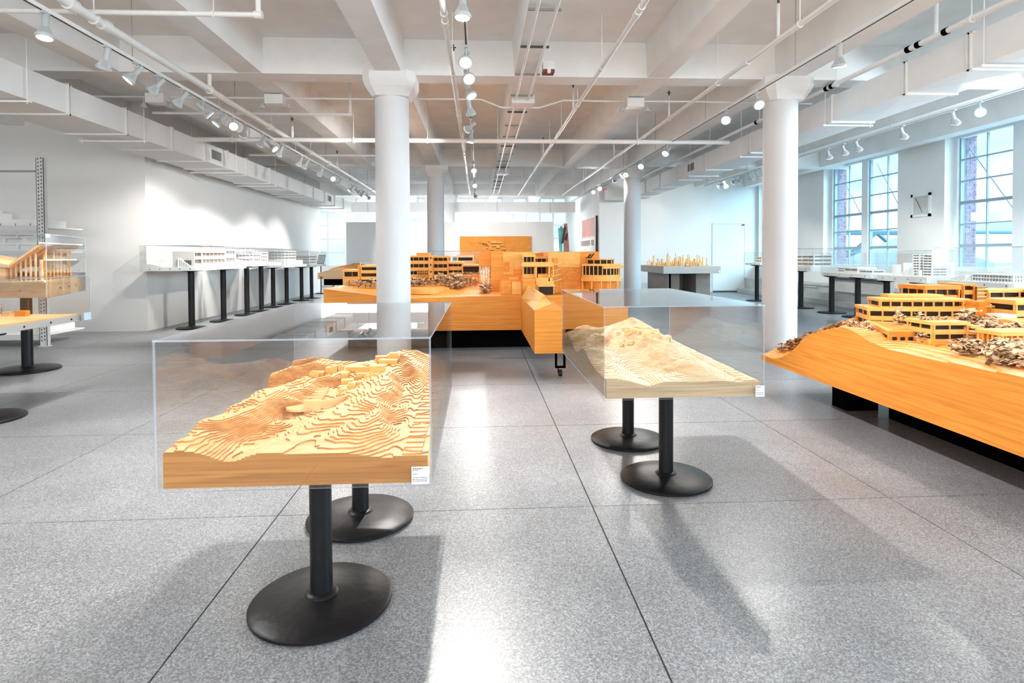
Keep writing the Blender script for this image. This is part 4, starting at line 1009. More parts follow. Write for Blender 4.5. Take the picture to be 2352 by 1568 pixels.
# low wing with slot windows
wing = [(2.945, 4.06), (3.20, 4.02), (3.36, 4.52), (3.20, 4.66)]
b = MB().prism(wing, .66, .785).build('low_wing', 'orange', hm, label='low wing with a row of slot windows')
for k in range(8):
    p = Vector(wing[3]).lerp(Vector(wing[0]), .30 + .085 * k); MB().box(p.x - .010, p.x + .006, p.y - .012, p.y + .012, .715, .755).build('slot_window', 'dark', b)
for k in range(4):
    p = Vector(wing[0]).lerp(Vector(wing[1]), .14 + .21 * k); MB().box(p.x - .014, p.x + .014, p.y - .008, p.y + .006, .722, .748).build('square_window', 'dark', b)
MB().prism(poly_off(wing, .006), .785, .795).build('roof_slab', 'orangelt', b)
MB().prism(poly_off(wing, -.03), .795, .800).build('roof_recess', 'orangeX', b)
shift_new(0)
# court wall and colonnade
MB().box(3.30, 3.42, 3.74, 3.80, .70, .83).build('court_wall', 'orange', hm)
MB().box(3.42, 4.2, 3.76, 3.82, .70, .83).build('court_wall', 'orangeX', hm)
banded(hm, 'colonnade', rrect(3.22, 4.1, 3.52, 3.70), .70, 1, .13, mull=.016, band=.08, roof=.25, core='brownwood', lab='colonnade of slim upright posts')
shift_new(.07)
# blocks behind
banded(hm, 'office_block', rrect(3.76, 4.08, 4.98, 5.3), .82, 2, .105, mull=.05, roof=.5, lab='set back block with rounded roof', wall_m='orange')
MB().prof([(3.76, 1.03), (4.07, 1.03), (4.05, 1.055), (3.86, 1.062), (3.79, 1.05)], 'y', 5.0, 5.28).build('roof_house', 'orangelt', hm)
banded(hm, 'tower_block', rrect(4.11, 4.22, 4.98, 5.25), .82, 3, .08, mull=.05, roof=.3, wall_m='orange')
b = MB().box(4.225, 4.30, 4.96, 5.1, .82, 1.05).build('stair_tower', 'brownwood', hm)
for k in range(6): MB().box(4.22, 4.305, 4.952, 4.96, .86 + .032 * k, .872 + .032 * k).build('stair_landing', 'orangelt', b)
banded(hm, 'office_block', rrect(4.32, 4.62, 4.95, 5.25), .82, 2, .09, mull=.05, roof=.4); banded(hm, 'office_block', rrect(4.66, 5.2, 4.9, 5.2), .82, 2, .09, mull=.05, roof=.4)
banded(hm, 'office_block', rrect(3.95, 4.9, 4.30, 4.55), .76, 2, .095, mull=.07, roof=.55, lab='broad block with two dark strips under a heavy roof band')
MB().box(3.80, 3.94, 4.28, 4.40, .80, .875).build('white_pavilion', 'white', hm)
banded(hm, 'low_block', rrect(3.75, 4.1, 4.08, 4.24), .74, 1, .09, mull=.06, roof=.4); MB().box(3.62, 3.76, 4.75, 4.8, .78, .87).build('retaining_wall', 'orange', hm)
for x0, x1, y0, y1, z1 in ((3.40, 3.62, 5.12, 5.17, .86), (3.40, 3.44, 5.17, 5.38, .84), (3.58, 3.62, 5.17, 5.38, .87)): MB().box(x0, x1, y0, y1, .70, z1).build('retaining_wall', 'orange', hm)
shift_new(.18)
rg = random.Random(21)
for k in range(26):   # dark shaved trees along the far rim of the hill
    a = k / 25; x = 2.95 + .82 * a + rg.uniform(-.03, .03); y = 5.52 - .30 * a * a + rg.uniform(-.06, .05)
    model_tree(hm, x, y, zH(x, y) - .01, .06 + .03 * rg.random(), .055, 26, rg, leaf='chipbrown', size=.020)
for x, y, h, r, n in [(2.98, 4.72, .06, .05, 26), (2.96, 4.62, .06, .05, 26), (2.93, 4.52, .06, .045, 26), (2.92, 4.42, .06, .045, 24), (2.90, 4.32, .05, .04, 22), (3.03, 4.00, .09, .05, 34), (3.01, 3.93, .08, .055, 36),
                      (3.14, 4.36, .20, .06, 46), (3.22, 4.26, .17, .055, 40), (3.16, 4.14, .12, .045, 28), (3.45, 4.10, .16, .09, 50), (3.54, 4.16, .18, .10, 56), (3.64, 4.1, .14, .10, 50), (3.52, 4.0, .12, .09, 46), (3.70, 3.98, .10, .1, 44), (3.40, 3.95, .10, .07, 40),
                      (3.58, 3.92, .10, .08, 40), (3.80, 3.92, .10, .08, 40), (3.02, 3.50, .10, .08, 70), (3.10, 3.46, .09, .08, 60), (3.19, 3.42, .10, .075, 56), (3.28, 3.40, .09, .08, 56), (2.97, 3.18, .11, .10, 80), (3.09, 3.22, .10, .09, 70), (3.20, 3.28, .09, .09, 60), (3.00, 3.06, .10, .09, 70), (3.12, 3.1, .1, .09, 60),
                      (3.74, 4.9, .22, .05, 26), (3.95, 4.92, .20, .05, 26), (3.70, 4.98, .2, .05, 24), (4.36, 4.86, .2, .05, 24), (4.5, 4.8, .18, .05, 24)]:
    x += .10 if y > 3.55 else -.0
    model_tree(hm, x, y, zH(x, y) - .01, h, r, n, rg, leaf='chip')
for k in range(12): model_tree(hm, 3.12 + .02 * k, 3.98 + .01 * (k % 3), .872, .028, .02, 8, rg, size=.011)

# ---- nearest table at the left edge: flat site model
pedestal_table('black column table under the flat site model at the left edge', [(-4.14, 5.12), (-4.9, 5.6)], .715, rbase=.29, rpole=.05)
sm = thing('site_model', 'flat tan site model with a long gabled hall on grey board', 'architectural model', (-4.6, 5.2, .715))
MB().box(-5.4, -3.99, 4.2, 6.12, .717, .775).build('board_base', 'grey', sm); MB().box(-5.39, -4.0, 4.21, 6.11, .775, .787).build('tan_ground', 'ply', sm)
for y in (4.7, 5.05, 5.38, 5.7, 5.98): MB().cyl((-3.992, y, .745), (-3.985, y, .745), .009, n=8).build('bolt', 'blackflat', sm)
hl = MB().prof([(-5.16, .79), (-4.66, .79), (-4.66, .87), (-4.60, .875), (-4.80, .915), (-5.16, .87)], 'y', 5.50, 5.86).build('gabled_hall', 'ply', sm)
for k in range(9): MB().box(-5.14 + .055 * k, -5.12 + .055 * k, 5.49, 5.505, .79, .87).build('post', 'orangelt', hl)
for k in range(8): MB().box(-5.118 + .055 * k, -5.09 + .055 * k, 5.494, 5.501, .80, .84).build('window_slot', 'rust', hl)
for k in range(7): MB().box(-4.73 + .05 * k, -4.70 + .05 * k, 5.16, 5.2, .787, .80 + .006 * (k % 2)).build('garden_block', 'orange', sm)
MB().box(-4.46, -4.36, 5.9, 5.96, .787, .84).build('small_shed', 'orange', sm); MB().box(-4.58, -4.50, 5.9, 5.95, .787, .83).build('small_shed', 'ply', sm)
rg = random.Random(4)
for k in range(10): model_tree(sm, -5.1 + .05 * k, 5.97 + .02 * (k % 2), .787, .12, .03, 12, rg, leaf='chipbrown')
sc_ = acrylic_case('display_case', 'clear acrylic case over the flat site model at the left edge', rect(-5.46, -3.93, 4.14, 6.18), .717, 1.17)
MB().box(-3.929, -3.9275, 6.07, 6.175, .725, .80).build('label_card', 'bluecard', sc_)

# ---- wooden house model behind it
pedestal_table('black column table carrying the butterfly roof house model', [(-5.42, 7.35), (-6.1, 7.2)], .93, rbase=.33, rpole=.058)
hp = [(-6.9, 6.4), (-4.52, 6.4), (-5.02, 7.72), (-6.9, 7.72)]
ho = thing('house_model', 'wooden house model with butterfly roof and slatted walls on thick plywood', 'architectural model', (-5.6, 7, .93))
MB().prism(hp, .932, 1.09).build('plywood_base', 'ply', ho)
for x in (-4.78, -4.98): MB().cyl((x, 6.401, 1.01), (x, 6.397, 1.01), .007, n=8).build('bolt', 'blackflat', ho)
for a in (.35, .6, .82):
    p = Vector(hp[1]).lerp(Vector(hp[2]), a); MB().cyl((p.x - .01, p.y, 1.01), (p.x + .008, p.y, 1.013), .009, n=8).build('bolt', 'blackflat', ho)
MB().prism(poly_off(hp, -.02), 1.09, 1.105).build('ground_board', 'pale', ho)
# roof: valley towards the left, tall eave to the right
def plate(pts, th):
    mb = MB(); n = len(pts); vs = list(pts) + [(x, y, z + th) for x, y, z in pts]
    mb.add(vs, [tuple(range(n))[::-1], tuple(range(n, 2 * n))] + [(i, (i + 1) % n, n + (i + 1) % n, n + i) for i in range(n)]); return mb
rf = plate([(-4.97, 6.5, 1.245), (-4.64, 6.5, 1.475), (-4.96, 7.6, 1.475), (-5.35, 7.6, 1.245)], .028).build('butterfly_roof', 'ply', ho)
plate([(-4.97, 6.5, 1.25), (-5.35, 7.6, 1.25), (-5.9, 7.6, 1.36), (-5.4, 6.5, 1.33)], .028).build('butterfly_roof', 'ply', ho)
plate([(-4.645, 6.49, 1.50), (-4.62, 6.5, 1.50), (-4.93, 7.62, 1.50), (-4.96, 7.62, 1.50)], .014).build('roof_edge', 'white', rf)
plate([(-4.70, 6.62, 1.315), (-4.64, 6.60, 1.315), (-4.99, 7.60, 1.315), (-5.10, 7.60, 1.315)], .018).build('canopy_slab', 'white', ho)
for k in range(9):
    a = k / 8; x, y = -4.70 - .36 * a, 6.6 + .98 * a; MB().box(x - .011, x + .011, y - .012, y + .012, 1.10, 1.475 if k % 2 else 1.33).build('column', 'orangelt' if k % 3 else 'ply', ho)
for k in range(16):
    z = 1.19 + .012 * k; mb = MB(); mb.cyl((-4.72, 6.66, z), (-5.02, 7.48, z), .003, n=5); mb.build('wall_slat', 'ply', ho)
MB().prism([(-4.78, 6.7), (-4.76, 6.7), (-5.06, 7.5), (-5.08, 7.5)], 1.10, 1.18).build('low_wall', 'orange', ho)
for k in range(6):
    x = -4.98 + .05 * k; MB().box(x - .007, x + .007, 6.55, 6.565, 1.10, 1.25 + .03 * k).build('column', 'ply', ho)
    MB().cyl((-4.97, 6.52 + .18 * k, 1.24), (-4.66 - .055 * k, 6.52 + .18 * k, 1.455), .012, n=5).build('rafter', 'orange', ho)
MB().box(-5.25, -4.86, 6.75, 6.78, 1.10, 1.20).build('inner_wall', 'brownwood', ho); MB().box(-5.2, -4.92, 6.70, 6.72, 1.10, 1.19).build('inner_recess', 'dark', ho)
for k in range(4): MB().box(-5.0 + .07 * k, -4.99 + .07 * k, 6.62, 6.635, 1.19, 1.20 + .0).build('rail_post', 'ply', ho)
MB().prism([(-5.6, 6.5), (-5.0, 6.5), (-5.05, 6.8), (-5.6, 6.9)], 1.105, 1.24).build('entrance_block', 'ply', ho)
hc = acrylic_case('display_case', 'tall clear acrylic case over the butterfly roof house', [(-6.95, 6.36), (-4.48, 6.36), (-5.0, 7.78), (-6.95, 7.78)], .930, 1.60)
# ---- steel storage rack behind
rk = thing('storage_rack', 'grey perforated steel storage rack against the grey wall end', 'rack', (-7.8, 9.6, 0))
def rack_post(x, y, host):
    mb = MB(); mb.box(x - .055, x - .048, y, y + .07, 0, 2.86); mb.box(x + .048, x + .055, y, y + .07, 0, 2.86); mb.box(x - .055, x + .055, y, y + .006, 0, 2.86)
    p = mb.build('post', 'steel', host)
    h = MB(); z = .08
    while z < 2.84:
        for dx in (-.022, .022): h.lathe([(0.0001, 0), (.0085, 0)], (0, 0, 0), n=3) if False else h.box(x + dx - .0075, x + dx + .0075, y - .0012, y + .001, z + (.012 if dx > 0 else 0), z + .024 + (.012 if dx > 0 else 0))
        z += .055
    h.build('slot_holes', 'slot', p, kind='stuff')
    MB().box(x - .07, x + .07, y - .02, y + .09, 0, .012).build('foot_plate', 'steel', p)
    return p
rack_post(-6.62, 9.30, rk); rack_post(-9.1, 9.30, rk)
for z in (1.76, 1.38, .10): MB().box(-9.1, -6.66, 9.31, 9.36, z, z + .075).build('shelf_beam', 'steel', rk); MB().box(-9.1, -6.66, 9.36, 10.3, z + .05, z + .07).build('shelf', 'white', rk)
MB().cyl((-9.1, 9.34, 2.66), (-6.66, 9.34, 2.66), .014, n=8).build('tie_bar', 'rod', rk)
MB().cyl((-6.70, 9.45, 1.50), (-7.25, 10.2, 1.80), .016, n=6).build('brace', 'rod', rk)
def white_model(name, label, x, y, z, blocks, slots=True):
    t = thing(name, label, 'architectural model', (x, y, z))
    for (x0, x1, y0, y1, z0, z1) in blocks:
        b = MB().box(x + x0, x + x1, y + y0, y + y1, z + z0, z + z1).build('block', 'white', t)
    return t
t = white_model('white_model', 'stepped white card model on the upper rack shelf', -7.3, 9.5, 1.832, [(-.6, .58, 0, .5, 0, .11), (-.6, .08, .05, .45, .11, .20), (-.6, -.1, .1, .4, .20, .25), (.42, .44, -.01, 0, .0, .13)])
for k in range(6): MB().box(-7.8 + .22 * k, -7.79 + .22 * k, 9.492, 9.501, 1.84, 1.88).build('base_pin', 'whitedk', t)
MB().box(-7.9, -6.73, 9.47, 10.05, 1.831, 1.838).build('base_sheet', 'rust', t)
t = white_model('white_model', 'small white cube house on the middle rack shelf', -7.15, 9.6, 1.452, [(-.5, .36, 0, .4, 0, .03), (-.4, .20, .05, .4, .10, .14), (-.4, .05, .05, .35, .20, .24), (.16, .20, .05, .09, .03, .10), (-.1, -.06, .05, .09, .03, .10), (.0, .04, .05, .1, .14, .20), (-.3, -.26, .05, .1, .14, .2)])
t = thing('white_terrain', 'rough white plaster terrain block on the bottom rack shelf', 'architectural model', (-7.4, 9.7, .172))
terrain_mesh('terrain_block', -8.6, -6.75, 9.4, 10.2, .172, lambda s, u, gx, gy: .20 + .10 * fbm(gx * 3, gy * 3, 9) - .05 * s, 40, 20, ['white', 'white', 'white', 'white'], t)

# ---- row of white models along the left wall
GL = 'white models along the left wall'
def row_table(poles, z, who): return pedestal_table(who, poles, z, rbase=.27, rpole=.056, plate=.21, group='tables under the wall row of white models')
def white_base(name, label, x0, x1, y0, y1, z0, z1, group, pins=True):
    t = thing(name, label, 'architectural model', ((x0 + x1) / 2, (y0 + y1) / 2, z0), group)
    MB().box(x0, x1, y0, y1, z0, z1).build('base_box', 'white', t)
    if pins:
        for k in range(5): x = x0 + (x1 - x0) * (.12 + .19 * k); MB().box(x - .008, x + .008, y0 - .003, y0, (z0 + z1) / 2 - .008, (z0 + z1) / 2 + .008).build('pin', 'slot', t)
    return t
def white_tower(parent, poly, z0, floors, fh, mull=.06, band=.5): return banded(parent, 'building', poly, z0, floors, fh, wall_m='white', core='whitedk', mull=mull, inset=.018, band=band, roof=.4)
row_table([(-5.42, 11.4), (-5.34, 12.6)], 1.10, 'black two column table nearest the grey wall corner in the wall row')
t = white_base('white_model', 'white model with a tall grey panel and stairs, nearest of the wall row', -5.93, -5.02, 10.75, 13.0, 1.102, 1.17, GL)
MB().prof([(-5.93, 1.17), (-5.6, 1.17), (-5.80, 1.225), (-5.93, 1.225)], 'y', 10.75, 13.0).build('bank', 'white', t)
MB().box(-5.55, -5.17, 11.0, 11.03, 1.17, 1.45).build('tall_panel', 'grey', t)
for k in range(7): MB().box(-5.44 + .03 * k, -5.40 + .03 * k, 10.96, 11.0, 1.17, 1.33 - .022 * k).build('stair', 'white', t)
MB().box(-5.36, -5.22, 10.985, 11.0, 1.18, 1.29).build('panel_opening', 'slot', t)
white_tower(t, rrect(-5.5, -5.12, 11.2, 12.2), 1.17, 2, .13, .07); white_tower(t, rrect(-5.6, -5.2, 12.3, 12.9), 1.17, 2, .15, .07)
acrylic_case('display_case', 'clear case over the grey panelled white model by the wall corner', rect(-5.97, -4.98, 10.7, 13.05), 1.10, 1.56, 'cases of the wall row')
row_table([(-5.36, 13.9), (-5.36, 14.8)], 1.13, 'black two column table second in the wall row')
t = white_base('white_model', 'white model with stacked curved pavilions, second of the wall row', -5.9, -5.0, 13.4, 15.2, 1.132, 1.20, GL)
white_tower(t, arc(-5.45, 14.2, .30, -170, 80, 16) + [(-5.7, 14.5)], 1.20, 2, .10); white_tower(t, arc(-5.4, 14.75, .22, -170, 80, 12) + [(-5.6, 14.9)], 1.20, 3, .08)
MB().prof([(-5.9, 1.20), (-5.1, 1.20), (-5.9, 1.38)], 'y', 13.45, 13.8).build('ramp_wall', 'white', t)
acrylic_case('display_case', 'clear case over the curved pavilions in the wall row', rect(-5.94, -4.96, 13.35, 15.25), 1.13, 1.55, 'cases of the wall row')
row_table([(-5.45, 15.9), (-5.42, 16.9)], 1.06, 'black two column table third in the wall row')
t = white_base('white_model', 'white model with a louvred round drum, third of the wall row', -5.92, -5.0, 15.5, 17.4, 1.062, 1.13, GL)
MB().box(-5.75, -5.05, 15.8, 17.2, 1.13, 1.25).build('podium', 'white', t); white_tower(t, arc(-5.4, 16.5, .36, -180, 120, 20), 1.25, 3, .075, .04)
acrylic_case('display_case', 'clear case over the round drum model in the wall row', rect(-5.96, -4.96, 15.45, 17.45), 1.06, 1.54, 'cases of the wall row')
row_table([(-5.42, 18.3), (-5.40, 19.3)], 1.03, 'black two column table farthest in the wall row')
t = white_base('white_model', 'small white frame house model, farthest of the wall row', -5.9, -5.05, 17.9, 19.7, 1.032, 1.10, GL)
white_tower(t, rrect(-5.6, -5.15, 18.2, 19.0), 1.10, 3, .085, .12)
acrylic_case('display_case', 'clear case over the small frame house in the wall row', rect(-5.93, -5.02, 17.85, 19.75), 1.03, 1.5, 'cases of the wall row')
# reading stand
t = thing('sign_stand', 'slim black stand holding a framed text sheet by the far wall', 'sign stand', (-5.68, 21.5, 0))
MB().cyl((-5.68, 21.5, .01), (-5.68, 21.5, 1.12), .017, n=10).build('pole', 'blackflat', t); MB().box(-5.86, -5.56, 21.38, 21.62, 0, .018).build('base', 'blackflat', t)
fr = MB(); f4 = [(-5.80, 21.46, 1.08), (-5.56, 21.46, 1.08), (-5.53, 21.62, 1.40), (-5.77, 21.62, 1.40)]
def slab(pts, th):
    mb = MB(); a, b, c = Vector(pts[0]), Vector(pts[1]), Vector(pts[2]); nrm = (b - a).cross(c - a).normalized() * th
    vs = [tuple(p) for p in pts] + [tuple(Vector(p) - nrm) for p in pts]; n = len(pts)
    mb.add(vs, [tuple(range(n)), tuple(range(n, 2 * n))[::-1]] + [(i, n + i, n + (i + 1) % n, (i + 1) % n) for i in range(n)]); return mb
slab(f4, .02).build('frame', 'blackflat', t)
c4 = sum((Vector(p) for p in f4), Vector()) / 4
pg = slab([tuple(c4 + (Vector(p) - c4) * .80 + Vector((0, -.006, .002))) for p in f4], .003).build('text_sheet', 'card', t)
ln_ = MB()
for k in range(12):
    z = 1.14 + .018 * k; y = 21.46 + (z - 1.08) * .5 - .010; x = -5.745 + (z - 1.08) * .09; ln_.box(x, x + (.14 if k % 4 else .09), y - .002, y, z, z + .005)
ln_.build('printed_text', 'ink', pg, kind='stuff')

# ---- white models along the window wall
GR = 'white models along the window wall'
def win_table(y0, y1, ztop, poles, who, model_label, th, fn, case_top):
    tb = pedestal_table(who, [(8.26, p) for p in poles], ztop, rbase=.30, rpole=.058, plate=.17, group='tables along the window wall')
    t = thing('white_model', model_label, 'architectural model', (8.6, (y0 + y1) / 2, ztop), GR)
    MB().box(8.12, 9.05, y0 + .03, y1, ztop + .002, ztop + th).build('base_box', 'white', t)
    n = 4
    for k in range(n):
        y = y0 + (y1 - y0) * (.12 + .76 * k / (n - 1)); MB().cyl((8.121, y, ztop + th * .5), (8.115, y, ztop + th * .5), .011, n=8).build('bolt', 'slot', t)
    fn(t, y0, y1, ztop + th)
    c = acrylic_case('display_case', 'clear case over the ' + model_label.split(',')[0], rect(8.085, 9.1, y0 - .12, y1 + .02), ztop + .004, case_top, 'cases along the window wall')
    MB().box(8.082, 8.084, y0 + .02, y0 + .11, ztop + .01, ztop + .07).build('label_card', 'card', c)
    for o in (tb, t, c): o.location.x -= .265   # bring the row to its measured distance from the wall
def f1(t, a, b, z):
    white_tower(t, rrect(8.3, 8.7, a + .3, b - .3), z, 2, .08, .09)
def f2(t, a, b, z):
    white_tower(t, rrect(8.25, 8.7, a + .1, a + .9), z, 3, .09, .10); white_tower(t, rrect(8.28, 8.8, a + .95, b - .1), z, 3, .085, .12)
    for k in range(5): MB().box(8.2, 8.24, a + .1 + .08 * k, a + .13 + .08 * k, z, z + .05).build('small_block', 'white', t)
def f3(t, a, b, z):
    white_tower(t, rrect(8.25, 8.5, a + .15, a + .6), z, 1, .07, .05); white_tower(t, rrect(8.3, 8.7, a + .7, b - .5), z, 1, .10, .08); white_tower(t, rrect(8.4, 8.9, b - .45, b - .1), z, 2, .05, .06)
def f4_(t, a, b, z):
    white_tower(t, rrect(8.35, 8.65, a + .20, a + .42), z, 8, .048, .05); white_tower(t, rrect(8.35, 8.65, a + .5, a + .68), z, 8, .049, .05)
    rg_ = random.Random(2)
    for k in range(18):
        y = a + .1 + rg_.uniform(0, 1.0); x = 8.2 + rg_.uniform(0, .70); w = rg_.uniform(.05, .12)
        if x < 8.7 and a + .1 < y < a + .75: x = 8.2 + .05 * rg_.random(); w = .05
        MB().box(x, x + w, y, y + w, z, z + rg_.uniform(.06, .26 if x > 8.7 or y > a + .75 else .12)).build('small_block', 'white', t)
def f5(t, a, b, z):
    white_tower(t, rrect(8.3, 8.65, a + .25, a + 1.0), z, 2, .055, .022, band=.3)
    for k in range(8): MB().box(8.2 + .012 * k, 8.75, a + 1.02 + .05 * k, a + 1.07 + .05 * k, z, z + .10 - .008 * k).build('stepped_roof', 'white', t)
    for k in range(14): MB().box(8.18, 8.2, a + .2 + .07 * k, a + .24 + .07 * k, z, z + .02).build('small_block', 'white', t)
win_table(16.0, 16.95, 1.03, [16.5], 'black column table by the flush door', 'small white slab model, farthest in the window row', .06, f1, 1.40)
win_table(13.50, 15.4, .925, [14.18, 15.1], 'black column table just right of the far window column', 'long white block model, second from the door', .105, f2, 1.48)
win_table(11.35, 13.02, .846, [12.9, 11.98], 'black two column table under the low white village', 'low white village model, third from the door', .08, f3, 1.36)
win_table(9.86, 11.18, .815, [11.1, 10.22], 'black two column table under the white twin towers', 'white twin tower model, fourth from the door', .11, f4_, 1.40)
win_table(8.15, 9.66, .815, [9.0, 8.32], 'black two column table nearest the hillside model in the window row', 'white model with a slatted hall, nearest in the window row', .075, f5, 1.44)
# heater recess and little conduits below the sill
t = thing('convector', 'pale metal heater cabinet below the middle window behind the tables', 'heater', (9.38, 13.9, .3))
mb = MB(); mb.box(9.30, 9.45, 12.9, 15.0, .74, .80); mb.box(9.40, 9.45, 12.9, 15.0, .34, .74); mb.box(9.30, 9.45, 12.86, 12.9, .34, .80); mb.box(9.30, 9.45, 15.0, 15.04, .34, .80); mb.build('cabinet', 'steel', t)
MB().box(9.302, 9.40, 12.9, 15.0, .70, .735).build('grille', 'wire', t)
MB().box(9.38, 9.40, 12.9, 15.0, .36, .68).build('panel', 'concrete', t)
t = thing('wall_conduit', 'small grey conduit box with cable loop beside the heater', 'conduit', (9.4, 12.5, .5))
MB().box(9.38, 9.45, 12.42, 12.56, .56, .68).build('box_body', 'steel', t); MB().tube([(9.42, 12.46, .68), (9.42, 12.44, .86), (9.42, 12.54, .9), (9.42, 12.6, .78)], .012, n=6).build('cable', 'steel', t)
t = thing('wall_conduit', 'thin pipes with dark tap rising at the far end of the heater', 'conduit', (9.4, 15.3, .5))
MB().tube([(9.42, 15.3, .3), (9.42, 15.3, .66), (9.42, 15.42, .72), (9.42, 15.3, .9)], .014, n=6).build('pipe_run', 'steel', t); MB().box(9.38, 9.44, 15.24, 15.36, .9, .94).build('tap', 'wire', t)
MB().box(9.42, 9.46, 15.9, 17.6, .40, .44).build('pipe_rail', 'steel', bpy.data.objects['wall_window'])

# ---- skyline table
t = thing('skyline_table', 'grey cantilevered plinth table under the wooden skyline', 'table', (6.1, 17.8, 0))
MB().prism([(5.26, 16.5), (6.93, 16.5), (7.0, 19.25), (5.35, 19.25)], .80, 1.0).build('top_box', 'grey', t)
MB().box(5.50, 5.56, 16.9, 18.9, 0, .80).build('support_panel', 'greydk', t); MB().box(5.56, 5.9, 17.0, 17.05, 0, .80).build('support_panel', 'greydk', t)
MB().box(5.75, 6.35, 17.9, 17.96, 0, .80).build('support_panel', 'greydk', t); MB().box(6.30, 6.36, 16.75, 18.9, 0, .80).build('support_panel', 'greydk', t); MB().box(6.36, 6.72, 16.75, 16.8, 0, .80).build('support_panel', 'greydk', t)
MB().box(5.55, 5.6, 16.88, 16.9, 0, .80).build('support_panel', 'blackflat', t)
c = MB().box(6.86, 6.92, 16.496, 16.4995, .81, .88).build('label_card', 'card', t)
sk = thing('skyline_model', 'wooden city skyline of many small towers on the grey table', 'architectural model', (6.0, 17.6, 1.0))
MB().prism([(5.28, 16.52), (6.91, 16.52), (6.95, 19.2), (5.38, 19.2)], 1.001, 1.008).build('base_sheet', 'pale', sk)
rg = random.Random(8); tall = [(5.52, .36), (5.78, .38), (6.05, .34), (6.22, .31), (6.40, .34), (6.50, .30), (6.64, .26), (6.8, .25), (5.9, .27), (5.38, .20)]
for k in range(84):
    x = rg.uniform(5.36, 6.78); y = rg.uniform(16.7, 18.9); w = rg.uniform(.025, .06); h = .03 + .24 * rg.random() ** 2.2 + (.04 if y > 17.2 else 0)
    if k < len(tall): x, h = tall[k]; y = 16.9 + .1 * (k % 4); w = .028 if k != 1 else .014
    x = min(x, 6.85 - w)
    b = MB(); b.box(x - w / 2, x + w / 2, y - w / 2, y + w / 2, 1.008, 1.008 + h)
    if k % 3 == 0: b.box(x - w / 3, x + w / 3, y - w / 3, y + w / 3, 1.008 + h, 1.008 + h * 1.12)
    if k == 0: b.add([(x - w / 3, y - w / 3, 1.008 + h), (x + w / 3, y - w / 3, 1.008 + h), (x + w / 3, y + w / 3, 1.008 + h), (x - w / 3, y + w / 3, 1.008 + h), (x, y, 1.008 + h * 1.3)], [(0, 1, 4), (1, 2, 4), (2, 3, 4), (3, 0, 4)])
    b.build('tower', 'ply' if k % 2 else 'terr', sk)
MB().box(5.95, 6.08, 16.56, 16.75, 1.008, 1.016).build('river_sheet', 'wire', sk)

# ---- objects in the far middle
rp = thing('relief_panel', 'carved wooden relief panel of a hillside site on the grey partition', 'relief', (.63, 21.95, 1.0))
xs_ = np.linspace(-.69, 1.945, 200); zs_ = np.linspace(.95, 2.05, 90); gx, gz = np.meshgrid(xs_, zs_, indexing='ij')
hh = .05 + .09 * fbm(gx * 2.2, gz * 2.6, 41) + .03 * np.sin(gx * 5 + gz * 4); hh = np.floor(hh / .008) * .008
hh[(np.abs(gx - .55) < .42) & (np.abs(gz - 1.68) < .26)] = .10
vs = np.stack([gx, 21.98 - hh, gz], -1).reshape(-1, 3).tolist(); ii = np.arange(200 * 90).reshape(200, 90)
fs = np.stack([ii[:-1, :-1], ii[1:, :-1], ii[1:, 1:], ii[:-1, 1:]], -1).reshape(-1, 4).tolist()
mb = MB(); mb.v = [tuple(v) for v in vs]; mb.f = [tuple(f) for f in fs]; mb.m = [0] * len(fs); mb.build('relief_surface', 'orange', rp)
MB().box(-.70, 1.955, 21.93, 21.999, .94, 2.06).build('panel_board', 'orangeX', rp)
for k in range(6):
    a = [(.02 + .05 * k + .0 * i, 1.84 - .13 * math.sin(R(20 + 12 * i)) - .012 * k) for i in range(2)]
    pts = [(-.05 + .06 * k + .03 * math.cos(R(b)) * 4, 21.87, 1.66 + .18 * math.sin(R(b)) - .012 * k) for b in range(20, 100, 12)]
    MB().tube(pts, .010, n=4).build('garden_groove', 'dark', rp)
for (x, z, w, h) in [(.36, 1.86, .05, .02), (.46, 1.80, .20, .08), (.68, 1.80, .16, .06), (.50, 1.68, .12, .05), (.66, 1.62, .10, .10), (.40, 1.55, .16, .03), (.82, 1.70, .08, .05), (.85, 1.56, .14, .04), (.28, 1.60, .05, .03)]:
    b = MB().box(x, x + w, 21.84, 21.88, z, z + h).build('relief_building', 'orangelt', rp)
    MB().box(x - .012, x + w + .012, 21.872, 21.879, z - .022, z).build('painted_building_shadow', 'dark', b)  # dark strip painted as the shadow under each relief block
ps = thing('poster', 'framed pale red and cream poster on the white cross wall', 'poster', (4.2, 22.1, 1.0))
y0, y1, z0, z1 = 20.75, 23.6, .75, 2.74
MB().box(4.175, 4.219, y0, y1, z0, z1).build('poster_board', 'posterpaper', ps); MB().box(4.15, 4.219, y0 - .07, y0, z0, z1).build('frame_edge', 'slot', ps)
up = [(y0 + .25, 1.98), (y0 + .25, z1 - .02), (y1, z1 - .02), (y1, 1.96)] + [(y1 - .1 - .2 * k, 2.0 + (.09 if k % 2 else -.02)) for k in range(12)]
mb = MB(); mb.v = [(4.172, y, z) for y, z in up]; mb.f = [tuple(range(len(up)))]; mb.m = [0]; mb.build('red_field', 'posterred', ps)
for k in range(5):
    y = y0 + .55 + .5 * k; m_ = ['posterpink', 'posterpink', 'posterblue', 'posterblue', 'posterblue'][k]; hgt = [.55, .5, .62, .42, .3][k]
    mb = MB(); mb.v = [(4.171, y - .14, z0 + .02), (4.171, y + .14, z0 + .02), (4.171, y + .1, z0 + hgt), (4.171, y, z0 + hgt + .12), (4.171, y - .1, z0 + hgt)]; mb.f = [(0, 1, 2, 3, 4)]; mb.m = [0]; mb.build('painted_spire', m_, ps)
